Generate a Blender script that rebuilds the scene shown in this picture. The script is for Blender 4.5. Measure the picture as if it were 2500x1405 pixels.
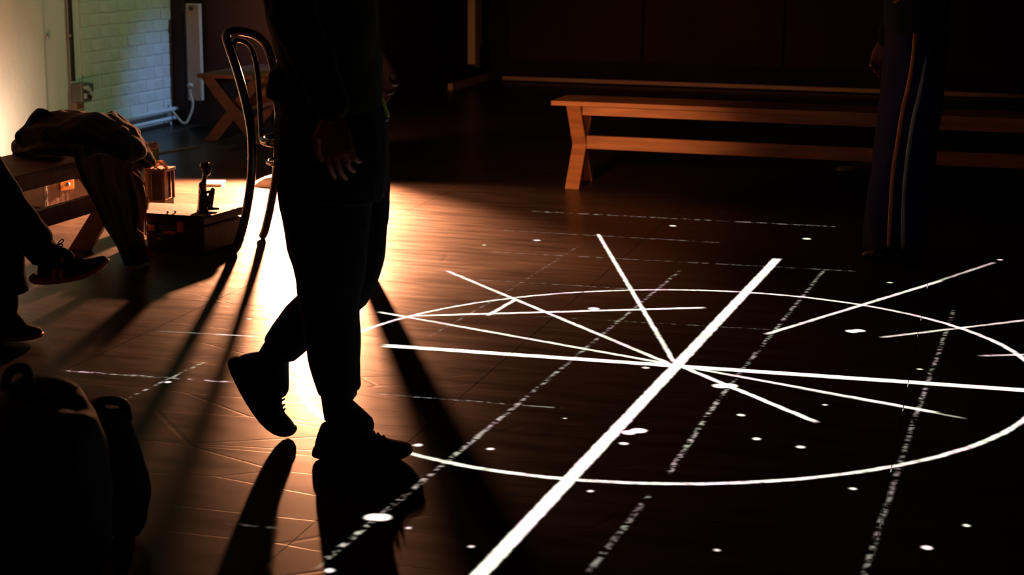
import bpy, bmesh, math, random
import numpy as np
from mathutils import Vector, Matrix, noise
random.seed(7)
SC = bpy.context.scene
COL = SC.collection
for o in list(bpy.data.objects): bpy.data.objects.remove(o)

# ------------------------------------------------------------------ camera
F = 4000.0; PITCH = math.atan(867/F); ROLL = -0.01; AZ = math.radians(16); CH = 1.3
cam = bpy.data.cameras.new('camera'); camo = bpy.data.objects.new('camera', cam); COL.objects.link(camo)
cam.sensor_width = 36; cam.lens = F/2500*36; cam.clip_start = .05; cam.clip_end = 100
camo.location = (0, 0, CH)
camo.rotation_mode = 'XYZ'
camo.matrix_world = (Matrix.Translation((0, 0, CH)) @ Matrix.Rotation(AZ, 4, 'Z')
                     @ Matrix.Rotation(math.pi/2-PITCH, 4, 'X') @ Matrix.Rotation(-ROLL, 4, 'Z'))
cam.dof.use_dof = True; cam.dof.focus_distance = 5.2; cam.dof.aperture_fstop = 5.6
SC.camera = camo

def ray(u, v):
    u -= 1250.; v -= 702.5
    c, s = math.cos(ROLL), math.sin(ROLL); u, v = c*u+s*v, -s*u+c*v
    cp, sp = math.cos(PITCH), math.sin(PITCH)
    fw = F*cp-v*sp; dn = F*sp+v*cp
    return Vector((u*math.cos(AZ)-fw*math.sin(AZ), u*math.sin(AZ)+fw*math.cos(AZ), -dn))/F
O0 = Vector((0, 0, CH))
def atz(u, v, z=0): d = ray(u, v); return O0+d*((z-CH)/d.z)
def aty(u, v, y): d = ray(u, v); return O0+d*(y/d.y)
def atx(u, v, x): d = ray(u, v); return O0+d*(x/d.x)
CR = Vector((math.cos(AZ), math.sin(AZ), 0)); CF = Vector((-math.sin(AZ), math.cos(AZ), 0))

# ------------------------------------------------------------------ world, exposure, lights
SC.view_settings.view_transform = 'Standard'; SC.view_settings.look = 'None'
SC.view_settings.gamma = 1; SC.view_settings.use_curve_mapping = False
SC.view_settings.exposure = 0.0
w = bpy.data.worlds.new('world'); SC.world = w; w.use_nodes = True
w.node_tree.nodes['Background'].inputs[0].default_value = (.02, .015, .012, 1)
w.node_tree.nodes['Background'].inputs[1].default_value = .03

FLAP = -.07
LAMP = Vector((-3.65, 8.55, .62))
def light(name, kind, loc, energy, color, **kw):
    l = bpy.data.lights.new(name, kind); l.energy = energy; l.color = color
    for k, x in kw.items(): setattr(l, k, x)
    o = bpy.data.objects.new(name, l); COL.objects.link(o); o.location = loc; return o
def aim(o, d): o.rotation_euler = Vector(d).to_track_quat('-Z', 'Y').to_euler()
WARM = (1.0, .37, .17)
KEY_E = 10000.0
key = light('key_light', 'POINT', LAMP, 1, WARM, shadow_soft_size=.042)
def beam_profile(l):   # how the floodlight throws its light: strong downward and forward, weak above the horizon, doors closed behind and to the right
    l.use_nodes = True; nt = l.node_tree; N = nt.nodes; L = nt.links; em = N['Emission']
    tc = N.new('ShaderNodeTexCoord'); out = tc.outputs['Normal']
    def dot(v):
        n = N.new('ShaderNodeVectorMath'); n.operation = 'DOT_PRODUCT'; L.new(out, n.inputs[0]); n.inputs[1].default_value = tuple(v); return n.outputs['Value']
    def ramp(x, lo, hi, pts):
        m = N.new('ShaderNodeMapRange'); L.new(x, m.inputs[0]); m.inputs[1].default_value = lo; m.inputs[2].default_value = hi
        r = N.new('ShaderNodeValToRGB'); L.new(m.outputs[0], r.inputs[0]); r.color_ramp.interpolation = 'EASE'
        e = r.color_ramp.elements; e[0].position = (pts[0][0]-lo)/(hi-lo); e[0].color = (*[pts[0][1]]*3, 1); e[1].position = (pts[-1][0]-lo)/(hi-lo); e[1].color = (*[pts[-1][1]]*3, 1)
        for p, v in pts[1:-1]: q = e.new((p-lo)/(hi-lo)); q.color = (v, v, v, 1)
        return r.outputs[0]
    down = ramp(dot((0, 0, -1)), -1, 1, BEAM_EL)
    at = N.new('ShaderNodeMath'); at.operation = 'ARCTAN2'; L.new(dot(CR), at.inputs[0]); L.new(dot(-CF), at.inputs[1])
    side = ramp(at.outputs[0], -3.15, 3.15, BEAM_AZ)
    a2 = N.new('ShaderNodeMath'); a2.operation = 'ARCTAN2'; L.new(dot(-CF), a2.inputs[0]); L.new(dot((0, 0, -1)), a2.inputs[1])
    back = ramp(a2.outputs[0], -3.15, 3.15, BEAM_BK)
    mb_ = N.new('ShaderNodeMath'); mb_.operation = 'MULTIPLY'; L.new(down, mb_.inputs[0]); L.new(back, mb_.inputs[1])
    m = N.new('ShaderNodeMath'); m.operation = 'MULTIPLY'; L.new(mb_.outputs[0], m.inputs[0]); L.new(side, m.inputs[1])
    m2 = N.new('ShaderNodeMath'); m2.operation = 'MULTIPLY'; L.new(m.outputs[0], m2.inputs[0]); m2.inputs[1].default_value = KEY_E
    L.new(m2.outputs[0], em.inputs[1]); em.inputs[0].default_value = (1, 1, 1, 1)
BEAM_EL = [(-.5, .03), (0, .05), (.095, .03), (.112, .04), (.128, .06), (.155, .14), (.21, .56), (.34, 1), (.99, 1)]
BEAM_BK = [(.0, 0), (.74, 0), (.97, 1), (1.6, 1)]
BEAM_AZ = [(-1.7, .0), (-1.35, .05), (-.95, 1), (.30, 1), (.68, .03), (1.2, 0)]
beam_profile(key.data)
spill = light('added_rear_spill', 'SPOT', (-3.72, 8.72, .6), 70, WARM, spot_size=math.radians(74), spot_blend=.8, shadow_soft_size=.05)  # added spot that brightens the back trim and skirting, not a lamp part
aim(spill, Vector((-4.7, 14, .3))-spill.location)
wallL = light('wall_lamp', 'SPOT', (-4.87, 7.72, .15), 22, (1, .66, .45), spot_size=math.radians(150), spot_blend=.7, shadow_soft_size=.07)
aim(wallL, (-1, .1, .1))
gl = light('added_green_wall_spot', 'SPOT', (-1.2, 9.75, 4.0), 210, (.62, 1, .5), spot_size=math.radians(46), spot_blend=1, shadow_soft_size=.05)  # added, source unseen: gives the brick wall its green light
aim(gl, Vector((-5.3, 9.1, 1.0))-gl.location)
bl = light('added_blue_wall_spot', 'SPOT', (-1.2, 9.75, 4.0), 700, (.2, .38, 1), spot_size=math.radians(14), spot_blend=1, shadow_soft_size=.05)  # added, source unseen: blue light low on the brick corner
aim(bl, Vector((-5.3, 9.9, .0))-bl.location)
fill = light('added_weak_fill', 'POINT', (-3.3, 5.0, 3.2), 1.2, (1, .36, .14), shadow_soft_size=.15)  # added fill without a fixture, lifts the dark room slightly
bsp = light('added_bench_fill', 'SPOT', (-1.95, 5.3, .85), 260, (1, .36, .13), spot_size=math.radians(36), spot_blend=1, shadow_soft_size=.1)  # added low fill aimed only at the right bench, no fixture
aim(bsp, Vector((-2.05, 8.3, .32))-bsp.location)

# ---- overhead projector: a point lamp whose emission pattern (the slide) is drawn in its shader
PROJ = Vector((.3, 4.6, 4.9))
SEG = [ # px a, px b, half width m, intensity, class
 ((932,850),(2620,934),.021,1,0), ((1897,618),(1100,1499),.019,1,0),
 ((1457,567),(1650,878),.0085,1,0), ((1088,664),(1640,882),.0105,.8,0), ((922,768),(1640,882),.0115,.7,0),
 ((1655,882),(2003,1018),.011,1,0), ((1655,884),(2300,988),.0105,.8,0), ((1950,934),(2367,1001),.008,.25,0),
 ((1000,777),(1725,742),.013,.9,0), ((1190,773),(1262,730),.0095,1,0), ((1870,805),(2300,664),.010,.9,0),((2250,680),(2428,617),.009,.35,0),
 ((2150,807),(2640,738),.0105,.6,1), ((2390,847),(2640,834),.0105,.45,1), ((520,831),(648,835),.008,.5,1),
 ((155,927),(600,949),.008,0.413,2), ((900,967),(1380,995),.0065,0.165,2), ((380,826),(645,835),.008,.1,1),
 ((385,1085),(580,1099),.0085,.3,1), ((240,1030),(508,897),.0055,0.338,2), ((560,1293),(700,1303),.006,0.060,2),
 ((1290,515),(2100,540),.0115,0.150,2), ((1200,562),(1760,583),.0105,0.090,2), ((1130,614),(2090,646),.0095,0.090,2),
 ((1160,685),(1560,701),.008,0.105,2), ((1300,771),(1890,793),.0065,0.090,2),
 ((1040,832),(1205,735),.0055,0.135,2), ((1205,735),(1425,588),.0055,0.075,2),
 ((1660,652),(1300,962),.0075,0.225,2), ((1300,962),(780,1400),.0085,0.315,2),
 ((2012,643),(1760,965),.0075,0.225,2),((1760,965),(1640,1150),.008,0.300,2), ((1598,1200),(1450,1395),.008,0.165,2),
 ((2330,735),(2240,1000),.007,0.210,2), ((2240,1000),(2120,1398),.007,0.150,2)]
DOT = [(1967,569,9),(1640,544,7),(1308,586,8),(1180,600,4),(1450,750,13),(1580,892,8),(1762,933,18),(1785,932,20),(1543,1051,17),(1566,1046,20),
 (1530,1078,9),(1205,1098,8),(1452,1196,6),(2082,793,14),(2098,791,14),(2173,672,6),(1815,1003,8),(1855,1060,9),(1962,1078,9),
 (2092,1177,7),(2372,1262,6),(2275,1318,11),(1763,1334,5),(1162,1337,6),(1010,1295,6),(923,1270,22),(942,1270,24),(2020,974,5),
 (2250,882,5),(1028,1092,10),(611,792,5),(415,950,7),(2440,611,5),(818,1403,11),(1385,1020,3)]
CIRC = [(930,800),(1150,745),(1250,727),(1400,712),(1690,700),(1850,704),(2100,728),(2240,753),(2340,778),(2500,845),
        (1020,1115),(1200,1148),(1400,1168),(1640,1175),(1900,1163),(2150,1130),(2300,1090),(2400,1055),(2500,1010)]
def projector():
    l = bpy.data.lights.new('floor_projection', 'SPOT'); o = bpy.data.objects.new('floor_projection', l); COL.objects.link(o)
    o.location = PROJ; l.energy = 1.0; l.shadow_soft_size = 0.004; l.color = (1, 1, 1)
    l.spot_size = math.radians(120); l.spot_blend = .1
    l.use_nodes = True; nt = l.node_tree; N = nt.nodes; L = nt.links
    em = N['Emission']
    def math_(op, a, b=None, c=None, clamp=False):
        n = N.new('ShaderNodeMath'); n.operation = op; n.use_clamp = clamp
        for i, x in enumerate((a, b, c)):
            if x is None: continue
            if isinstance(x, (int, float)): n.inputs[i].default_value = x
            else: L.new(x, n.inputs[i])
        return n.outputs[0]
    def vm(op, a, b=None, out=0):
        n = N.new('ShaderNodeVectorMath'); n.operation = op
        for i, x in enumerate((a, b)):
            if x is None: continue
            if isinstance(x, (tuple, Vector)): n.inputs[i].default_value = tuple(x)
            else: L.new(x, n.inputs[i])
        return n.outputs[out]
    tc = N.new('ShaderNodeTexCoord')
    sep = N.new('ShaderNodeSeparateXYZ'); L.new(tc.outputs['Normal'], sep.inputs[0])
    az = math_('ABSOLUTE', sep.outputs[2])
    k = math_('DIVIDE', PROJ.z, math_('MAXIMUM', az, .05))
    x0 = math_('MULTIPLY_ADD', sep.outputs[0], k, PROJ.x); y0 = math_('MULTIPLY_ADD', sep.outputs[1], k, PROJ.y)
    cb = N.new('ShaderNodeCombineXYZ'); L.new(x0, cb.inputs[0]); L.new(y0, cb.inputs[1]); cb.inputs[2].default_value = 1
    p = cb.outputs[0]
    nz = N.new('ShaderNodeTexNoise'); nz.inputs['Scale'].default_value = 22; nz.inputs['Detail'].default_value = 2; L.new(p, nz.inputs['Vector'])
    wob = vm('MULTIPLY', vm('SUBTRACT', nz.outputs['Color'], (.5, .5, .5)), (.009, .009, 0))
    pw = vm('ADD', p, wob)
    nd = N.new('ShaderNodeTexNoise'); nd.inputs['Scale'].default_value = 38; nd.inputs['Detail'].default_value = 2; nd.inputs['Roughness'].default_value = .7; L.new(p, nd.inputs['Vector'])
    dash = math_('MULTIPLY_ADD', nd.outputs[0], 8.5, -4.0, clamp=True)
    med = math_('MULTIPLY_ADD', nd.outputs[0], 3.2, -.75, clamp=True)
    acc = [None, None, None]
    def add(c, x): acc[c] = x if acc[c] is None else math_('ADD', acc[c], x)
    soft = .005
    for a, b, hw, I, c in SEG:
        A = atz(*a).xy; B = atz(*b).xy; d = B-A; Ln = d.length/2; t = d.normalized(); n = Vector((-t.y, t.x)); m = (A+B)/2
        an = math_('ABSOLUTE', vm('DOT_PRODUCT', pw, (n.x, n.y, -n.dot(m)), 1))
        at = math_('ABSOLUTE', vm('DOT_PRODUCT', p, (t.x, t.y, -t.dot(m)), 1))
        s1 = math_('MULTIPLY_ADD', an, -1/soft, (hw-.0018+soft/2)/soft, clamp=True)
        s2 = math_('MULTIPLY_ADD', at, -1/.03, (Ln)/.03, clamp=True)
        add(c, math_('MULTIPLY', math_('MULTIPLY', s1, s2), I))
    # the ring
    G = np.array([atz(*q).xy[:] for q in CIRC])
    mu = G.mean(0); g = G-mu
    Amat = np.c_[g[:, 0]**2, g[:, 0]*g[:, 1], g[:, 1]**2, g]
    q, *_ = np.linalg.lstsq(Amat, np.ones(len(g)), rcond=None)
    Q = np.array([[q[0], q[1]/2], [q[1]/2, q[2]]]); cc = -.5*np.linalg.solve(Q, q[3:]); s = 1+cc@Q@cc
    Lc = np.linalg.cholesky(Q/s).T; R = 1/math.sqrt(np.linalg.det(Lc)); Lc = Lc*R; ctr = mu+cc
    cb2 = N.new('ShaderNodeCombineXYZ')
    for i in range(2):
        L.new(vm('DOT_PRODUCT', pw, (Lc[i, 0], Lc[i, 1], -float(Lc[i]@ctr)), 1), cb2.inputs[i])
    rr = math_('ABSOLUTE', math_('SUBTRACT', vm('LENGTH', cb2.outputs[0], None, 1), R))
    add(1, math_('MULTIPLY_ADD', rr, -1/soft, (.0088+soft/2)/soft, clamp=True))
    for u, v, r in DOT:
        P = atz(u, v); pm = F/(P-O0).length; r = r/pm
        ds = vm('DISTANCE', pw, (P.x, P.y, 1), 1)
        add(0, math_('MULTIPLY_ADD', ds, -1/.006, (r+.003)/.006, clamp=True))
    tot = math_('ADD', acc[0], math_('ADD', math_('MULTIPLY', acc[1], med), math_('MULTIPLY', acc[2], dash)))
    # inverse the falloff so that the slide is evenly bright on the floor: 1/cos^3
    tot = math_('MINIMUM', tot, 1.0)
    fall = math_('DIVIDE', 1.0, math_('MAXIMUM', math_('POWER', az, 3), .05))
    st = math_('MULTIPLY', math_('MULTIPLY', tot, fall), PROJ_E)
    n3 = N.new('ShaderNodeTexNoise'); n3.inputs['Scale'].default_value = 6; L.new(p, n3.inputs['Vector'])
    cr = N.new('ShaderNodeValToRGB'); L.new(n3.outputs[0], cr.inputs[0])
    e = cr.color_ramp.elements; e[0].position = .35; e[0].color = (.8, .72, 1, 1); e[1].position = .6; e[1].color = (.72, 1, .93, 1)
    L.new(cr.outputs[0], em.inputs[0]); L.new(st, em.inputs[1])
PROJ_E = 85000.0
projector()

# ------------------------------------------------------------------ materials
def mat(name, col, rough=.6, metal=0, var=.25, scale=6, bump=0, bscale=40, sheen=0, stretch=(1,1,1), spec=.5, emis=None, trans=0, coat=0, ior=1.45):
    m = bpy.data.materials.new(name); m.use_nodes = True; nt = m.node_tree; b = nt.nodes['Principled BSDF']
    b.inputs['Roughness'].default_value = rough; b.inputs['Metallic'].default_value = metal
    b.inputs['Specular IOR Level'].default_value = spec; b.inputs['IOR'].default_value = ior
    b.inputs['Sheen Weight'].default_value = sheen; b.inputs['Coat Weight'].default_value = coat
    b.inputs['Transmission Weight'].default_value = trans
    tc = nt.nodes.new('ShaderNodeTexCoord'); mp = nt.nodes.new('ShaderNodeMapping'); mp.inputs['Scale'].default_value = stretch
    nt.links.new(tc.outputs['Object'], mp.inputs[0])
    n = nt.nodes.new('ShaderNodeTexNoise'); n.inputs['Scale'].default_value = scale; n.inputs['Detail'].default_value = 5
    nt.links.new(mp.outputs[0], n.inputs['Vector'])
    r = nt.nodes.new('ShaderNodeValToRGB'); nt.links.new(n.outputs[0], r.inputs[0])
    r.color_ramp.elements[0].position = .3; r.color_ramp.elements[1].position = .7
    r.color_ramp.elements[0].color = (*[c*(1-var) for c in col], 1); r.color_ramp.elements[1].color = (*[min(1, c*(1+var)) for c in col], 1)
    nt.links.new(r.outputs[0], b.inputs['Base Color'])
    if bump:
        n2 = nt.nodes.new('ShaderNodeTexNoise'); n2.inputs['Scale'].default_value = bscale; n2.inputs['Detail'].default_value = 3
        nt.links.new(mp.outputs[0], n2.inputs['Vector'])
        bp = nt.nodes.new('ShaderNodeBump'); bp.inputs['Strength'].default_value = bump; bp.inputs['Distance'].default_value = .01
        nt.links.new(n2.outputs[0], bp.inputs['Height']); nt.links.new(bp.outputs[0], b.inputs['Normal'])
    if emis:
        b.inputs['Emission Color'].default_value = (*emis[0], 1); b.inputs['Emission Strength'].default_value = emis[1]
    return m
M = dict(
 plaster=mat('painted_plaster', (.62,.6,.55), .6, var=.06, scale=3, bump=.25, bscale=25),
 brick=mat('painted_brick', (.6,.59,.55), .55, var=.07, scale=8, bump=.5, bscale=45),
 mortar=mat('painted_mortar', (.55,.54,.5), .7, var=.05, bump=.3),
 brown_wall=mat('brown_board', (.025,.009,.005), .7, var=.2, scale=2, bump=.1),
 black_wall=mat('black_drape', (.012,.009,.008), .9, var=.3, scale=2, spec=.2),
 black_wall2=mat('black_flat', (.02,.013,.01), .8, var=.3, scale=2, spec=.2),
 ceiling=mat('dark_ceiling', (.02,.02,.02), .9, spec=.1),
 cream=mat('cream_enamel', (.5,.38,.26), .45, var=.08),
 skirt=mat('painted_skirting', (.35,.24,.17), .5, var=.1),
 pipe=mat('white_pipe_paint', (.6,.6,.58), .35, var=.08),
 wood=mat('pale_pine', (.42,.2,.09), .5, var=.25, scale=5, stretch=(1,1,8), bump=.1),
 shade_pine=mat('shade_dark_pine', (.11,.045,.02), .6, var=.3, scale=5, stretch=(1,1,8)),  # pine darkened in colour to stand in for shade on the far bench
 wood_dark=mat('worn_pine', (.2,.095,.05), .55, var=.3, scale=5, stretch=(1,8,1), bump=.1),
 bentwood=mat('black_lacquered_bentwood', (.004,.0025,.002), .2, var=.2, coat=.15),
 trouser=mat('black_trouser_cloth', (.008,.007,.008), .9, bump=.2, bscale=150, sheen=.04, spec=.1),
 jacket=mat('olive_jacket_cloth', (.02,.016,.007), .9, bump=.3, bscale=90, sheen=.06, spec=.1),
 trackpants=mat('navy_track_cloth', (.009,.006,.035), .8, bump=.1, sheen=.03, spec=.1),
 stripeA=mat('orange_tape', (.4,.1,.03), .5), stripeB=mat('pale_grey_tape', (.2,.19,.19), .5),
 skin=mat('skin', (.24,.05,.03), .5, var=.08, scale=20, bump=.05, bscale=120),
 hair=mat('dark_hair', (.015,.01,.008), .5, bump=.6, bscale=60, stretch=(1,1,.2)),
 shoe=mat('black_shoe_knit', (.006,.005,.006), .85, bump=.4, bscale=160, spec=.15),
 sole=mat('black_rubber', (.008,.008,.008), .7, spec=.2), redsole=mat('dark_red_rubber', (.5,.06,.03), .6), redstripe=mat('red_orange_print', (.95,.15,.05), .5),
 lace=mat('black_lace', (.01,.01,.01), .7), paleshoe=mat('pale_grey_shoe', (.18,.17,.16), .7),
 sockcloth=mat('black_sock_knit', (.007, .006, .007), .9, bump=.3, bscale=200, sheen=.2, spec=.1),
 lime=mat('lime_cord', (.75,.95,.08), .4), greybead=mat('grey_toggle', (.3,.32,.33), .4),
 coat=mat('brown_coat_cloth', (.04,.016,.010), .9, var=.3, bump=.4, bscale=70, sheen=.3, spec=.1),
 pile=mat('dark_jacket_cloth', (.012,.010,.008), .85, var=.3, bump=.4, bscale=60, sheen=.3, spec=.15),
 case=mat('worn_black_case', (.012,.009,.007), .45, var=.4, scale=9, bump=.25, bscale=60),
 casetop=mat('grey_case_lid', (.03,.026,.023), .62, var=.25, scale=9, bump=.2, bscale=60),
 brass=mat('worn_brass', (.5,.28,.1), .3, metal=1), steel=mat('dull_steel', (.45,.42,.4), .3, metal=1),
 carved=mat('dark_carved_wood', (.012,.007,.005), .25, coat=.3, bump=.15, bscale=50),
 socket=mat('grey_socket_metal', (.2,.19,.18), .45, metal=.4), plate=mat('white_switch_plate', (.6,.6,.58), .4), dark=mat('dark_plastic', (.02,.02,.02), .4),
 blackpaint=mat('matt_black_heatproof_paint', (.0008,.0008,.0008), .9, spec=0),
 conduit=mat('dark_conduit', (.04,.038,.036), .35), rope=mat('orange_raffia', (.75,.33,.12), .7, sheen=.3),
 glass=mat('smoky_glass', (.06,.03,.02), .08, spec=.6), paper=mat('white_paper', (.8,.76,.7), .6),
 trunkwood=mat('old_trunk_wood', (.09,.04,.022), .5, var=.4, scale=7, bump=.2), orange=mat('orange_tag', (.6,.16,.04), .5), pink=mat('pink_tag', (.5,.08,.06), .5),
 nylon=mat('black_nylon', (.008,.008,.009), .7, bump=.2, bscale=120, spec=.2), redtag=mat('red_tag', (.4,.03,.02), .6),
 lens=mat('lamp_lens', (.9,.8,.7), .2, emis=((1,.5,.25), 30)),
)
def floor_mat():
    m = bpy.data.materials.new('dark_hardboard'); m.use_nodes = True; nt = m.node_tree; N = nt.nodes; L = nt.links; b = N['Principled BSDF']
    tc = N.new('ShaderNodeNewGeometry')
    def noise_(sc, st, det=4, rough=.55):
        mp = N.new('ShaderNodeMapping'); mp.inputs['Scale'].default_value = st; L.new(tc.outputs['Position'], mp.inputs[0])
        n = N.new('ShaderNodeTexNoise'); n.inputs['Scale'].default_value = sc; n.inputs['Detail'].default_value = det; n.inputs['Roughness'].default_value = rough
        L.new(mp.outputs[0], n.inputs['Vector']); return n.outputs[0]
    a = noise_(1.4, (1, 1, 1)); s = noise_(5, (.55, 3.2, 1), 6, .6)
    mx = N.new('ShaderNodeMath'); mx.operation = 'MULTIPLY_ADD'; L.new(s, mx.inputs[0]); mx.inputs[1].default_value = .6; 
    h = N.new('ShaderNodeMath'); h.operation = 'MULTIPLY'; L.new(a, h.inputs[0]); h.inputs[1].default_value = .4; L.new(h.outputs[0], mx.inputs[2])
    cr = N.new('ShaderNodeValToRGB'); L.new(mx.outputs[0], cr.inputs[0])
    cr.color_ramp.elements[0].position = .36; cr.color_ramp.elements[0].color = (.020, .014, .011, 1)
    cr.color_ramp.elements[1].position = .62; cr.color_ramp.elements[1].color = (.040, .029, .023, 1)
    L.new(cr.outputs[0], b.inputs['Base Color'])
    rr = N.new('ShaderNodeMapRange'); L.new(s, rr.inputs[0]); rr.inputs[1].default_value = .3; rr.inputs[2].default_value = .7
    rr.inputs[3].default_value = .28; rr.inputs[4].default_value = .38; L.new(rr.outputs[0], b.inputs['Roughness'])
    b.inputs['Specular IOR Level'].default_value = .18
    # scratches: thin wandering lines, and a fine grain
    w1 = N.new('ShaderNodeTexVoronoi'); w1.feature = 'DISTANCE_TO_EDGE'; w1.inputs['Scale'].default_value = 1.0
    mp = N.new('ShaderNodeMapping'); mp.inputs['Scale'].default_value = (1.2, 6, 1); mp.inputs['Rotation'].default_value = (0, 0, .5); L.new(tc.outputs['Position'], mp.inputs[0])
    L.new(mp.outputs[0], w1.inputs['Vector'])
    sc = N.new('ShaderNodeMath'); sc.operation = 'MULTIPLY_ADD'; sc.use_clamp = True; L.new(w1.outputs['Distance'], sc.inputs[0]); sc.inputs[1].default_value = 60; sc.inputs[2].default_value = 0
    g = noise_(60, (.4, 1, 1), 4, .7)
    big = noise_(4, (.5, 1.3, 1), 3)
    s1 = N.new('ShaderNodeMath'); s1.operation = 'MULTIPLY_ADD'; L.new(g, s1.inputs[0]); s1.inputs[1].default_value = .35; L.new(sc.outputs[0], s1.inputs[2])
    s2 = N.new('ShaderNodeMath'); s2.operation = 'MULTIPLY_ADD'; L.new(big, s2.inputs[0]); s2.inputs[1].default_value = 1.2; L.new(s1.outputs[0], s2.inputs[2])
    bp = N.new('ShaderNodeBump'); bp.inputs['Strength'].default_value = .2; bp.inputs['Distance'].default_value = .002
    L.new(s2.outputs[0], bp.inputs['Height']); L.new(bp.outputs[0], b.inputs['Normal'])
    return m
M['floor'] = floor_mat()

# ------------------------------------------------------------------ mesh helpers
def link(name, me, m, parent=None, smooth=False):
    o = bpy.data.objects.new(name, me); COL.objects.link(o)
    if m is not None and not me.materials: me.materials.append(M[m] if isinstance(m, str) else m)
    if smooth: me.polygons.foreach_set('use_smooth', [True]*len(me.polygons))
    if parent is not None:
        o.parent = parent; o.matrix_parent_inverse = parent.matrix_world.inverted()
    return o
def empty(name, loc, label, cat, group=None):
    o = bpy.data.objects.new(name, None); COL.objects.link(o); o.matrix_world = Matrix.Translation(loc); o.empty_display_size = .1
    o['label'] = label; o['category'] = cat
    if group: o['group'] = group
    return o
def tag(o, label, cat, group=None):
    o['label'] = label; o['category'] = cat
    if group: o['group'] = group
    return o
class MB:
    def __init__(s): s.v = []; s.f = []
    def add(s, vs, fs):
        n = len(s.v); s.v += [tuple(x) for x in vs]; s.f += [tuple(i+n for i in f) for f in fs]; return s
    def box(s, c, d, R=None):
        c = Vector(c); h = Vector(d)/2
        vs = [Vector((x*h.x, y*h.y, z*h.z)) for x in (-1, 1) for y in (-1, 1) for z in (-1, 1)]
        if R is not None: vs = [R @ v for v in vs]
        return s.add([c+v for v in vs], [(0,1,3,2),(4,6,7,5),(0,4,5,1),(2,3,7,6),(0,2,6,4),(1,5,7,3)])
    def prism(s, quad, dz):   # quad: list of points, extruded by dz vector
        n = len(quad); q = [Vector(p) for p in quad]; d = Vector(dz)
        return s.add(q+[p+d for p in q], [tuple(range(n))[::-1], tuple(range(n, 2*n))]+[(i, (i+1) % n, n+(i+1) % n, n+i) for i in range(n)])
    def beam(s, a, b, w, h, up=(0, 0, 1)):
        a = Vector(a); b = Vector(b); t = (b-a).normalized(); side = Vector(up).cross(t).normalized(); u = t.cross(side)
        R = Matrix((side, t, u)).transposed()
        return s.box((a+b)/2, (w, (b-a).length, h), R)
    def tube(s, path, rad, side=(0, 1, 0), n=12, dome=True, close=False):
        P = [Vector(p) for p in path]; m = len(P)
        if isinstance(rad, (int, float)): rad = [rad]*m
        rad = [(r, r) if isinstance(r, (int, float)) else r for r in rad]
        side = Vector(side).normalized(); rings = []
        for i in range(m):
            if close: t = P[(i+1) % m]-P[i-1]
            else: t = P[min(i+1, m-1)]-P[max(i-1, 0)]
            t.normalize(); b = side-t*side.dot(t)
            if b.length < .05:
                alt = Vector((1, 0, 0)) if abs(t.x) < .9 else Vector((0, 0, 1)); b = alt-t*alt.dot(t)
            b.normalize(); nn = b.cross(t)
            rings.append((P[i], nn, b, rad[i], t))
        rs = []
        if dome and not close:
            p, nn, b, (ra, rb), t = rings[0]
            for k in (.25, .65, .9): rs.append((p-t*min(ra, rb)*math.sqrt(1-k*k), nn, b, (ra*k, rb*k)))
        rs += [r[:4] for r in rings]
        if dome and not close:
            p, nn, b, (ra, rb), t = rings[-1]
            for k in (.9, .65, .25): rs.append((p+t*min(ra, rb)*math.sqrt(1-k*k), nn, b, (ra*k, rb*k)))
        vs = []
        for p, nn, b, (ra, rb) in rs:
            for j in range(n):
                a = 2*math.pi*j/n; vs.append(p+nn*ra*math.cos(a)+b*rb*math.sin(a))
        R_ = len(rs); fs = []
        for i in range(R_ if close else R_-1):
            for j in range(n):
                k = (i+1) % R_; fs.append((i*n+j, i*n+(j+1) % n, k*n+(j+1) % n, k*n+j))
        if not close: fs += [tuple(range(n))[::-1], tuple((R_-1)*n+j for j in range(n))]
        return s.add(vs, fs)
    def lathe(s, prof, c=(0, 0, 0), n=24):
        c = Vector(c); vs = []; fs = []
        for r, z in prof:
            for j in range(n): a = 2*math.pi*j/n; vs.append(c+Vector((r*math.cos(a), r*math.sin(a), z)))
        for i in range(len(prof)-1):
            for j in range(n): fs.append((i*n+j, i*n+(j+1) % n, (i+1)*n+(j+1) % n, (i+1)*n+j))
        fs += [tuple(range(n))[::-1], tuple((len(prof)-1)*n+j for j in range(n))]
        return s.add(vs, fs)
    def ball(s, c, r, n=16):
        c = Vector(c); r = Vector((r, r, r)) if isinstance(r, (int, float)) else Vector(r); vs = []; fs = []; m = n//2
        for i in range(1, m):
            a = math.pi*i/m
            for j in range(n): b = 2*math.pi*j/n; vs.append(c+Vector((r.x*math.sin(a)*math.cos(b), r.y*math.sin(a)*math.sin(b), r.z*math.cos(a))))
        top = len(vs); vs += [c+Vector((0, 0, r.z)), c-Vector((0, 0, r.z))]
        for i in range(m-2):
            for j in range(n): fs.append((i*n+j, (i+1)*n+j, (i+1)*n+(j+1) % n, i*n+(j+1) % n))
        for j in range(n):
            fs.append((top, j, (j+1) % n)); fs.append((top+1, (m-2)*n+(j+1) % n, (m-2)*n+j))
        return s.add(vs, fs)
    def mesh(s, name='m', xf=None):
        me = bpy.data.meshes.new(name); vs = s.v if xf is None else [tuple(xf @ Vector(v)) for v in s.v]
        me.from_pydata(vs, [], s.f); me.update()
        bm = bmesh.new(); bm.from_mesh(me); bmesh.ops.recalc_face_normals(bm, faces=bm.faces); bm.to_mesh(me); bm.free()
        return me
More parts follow.
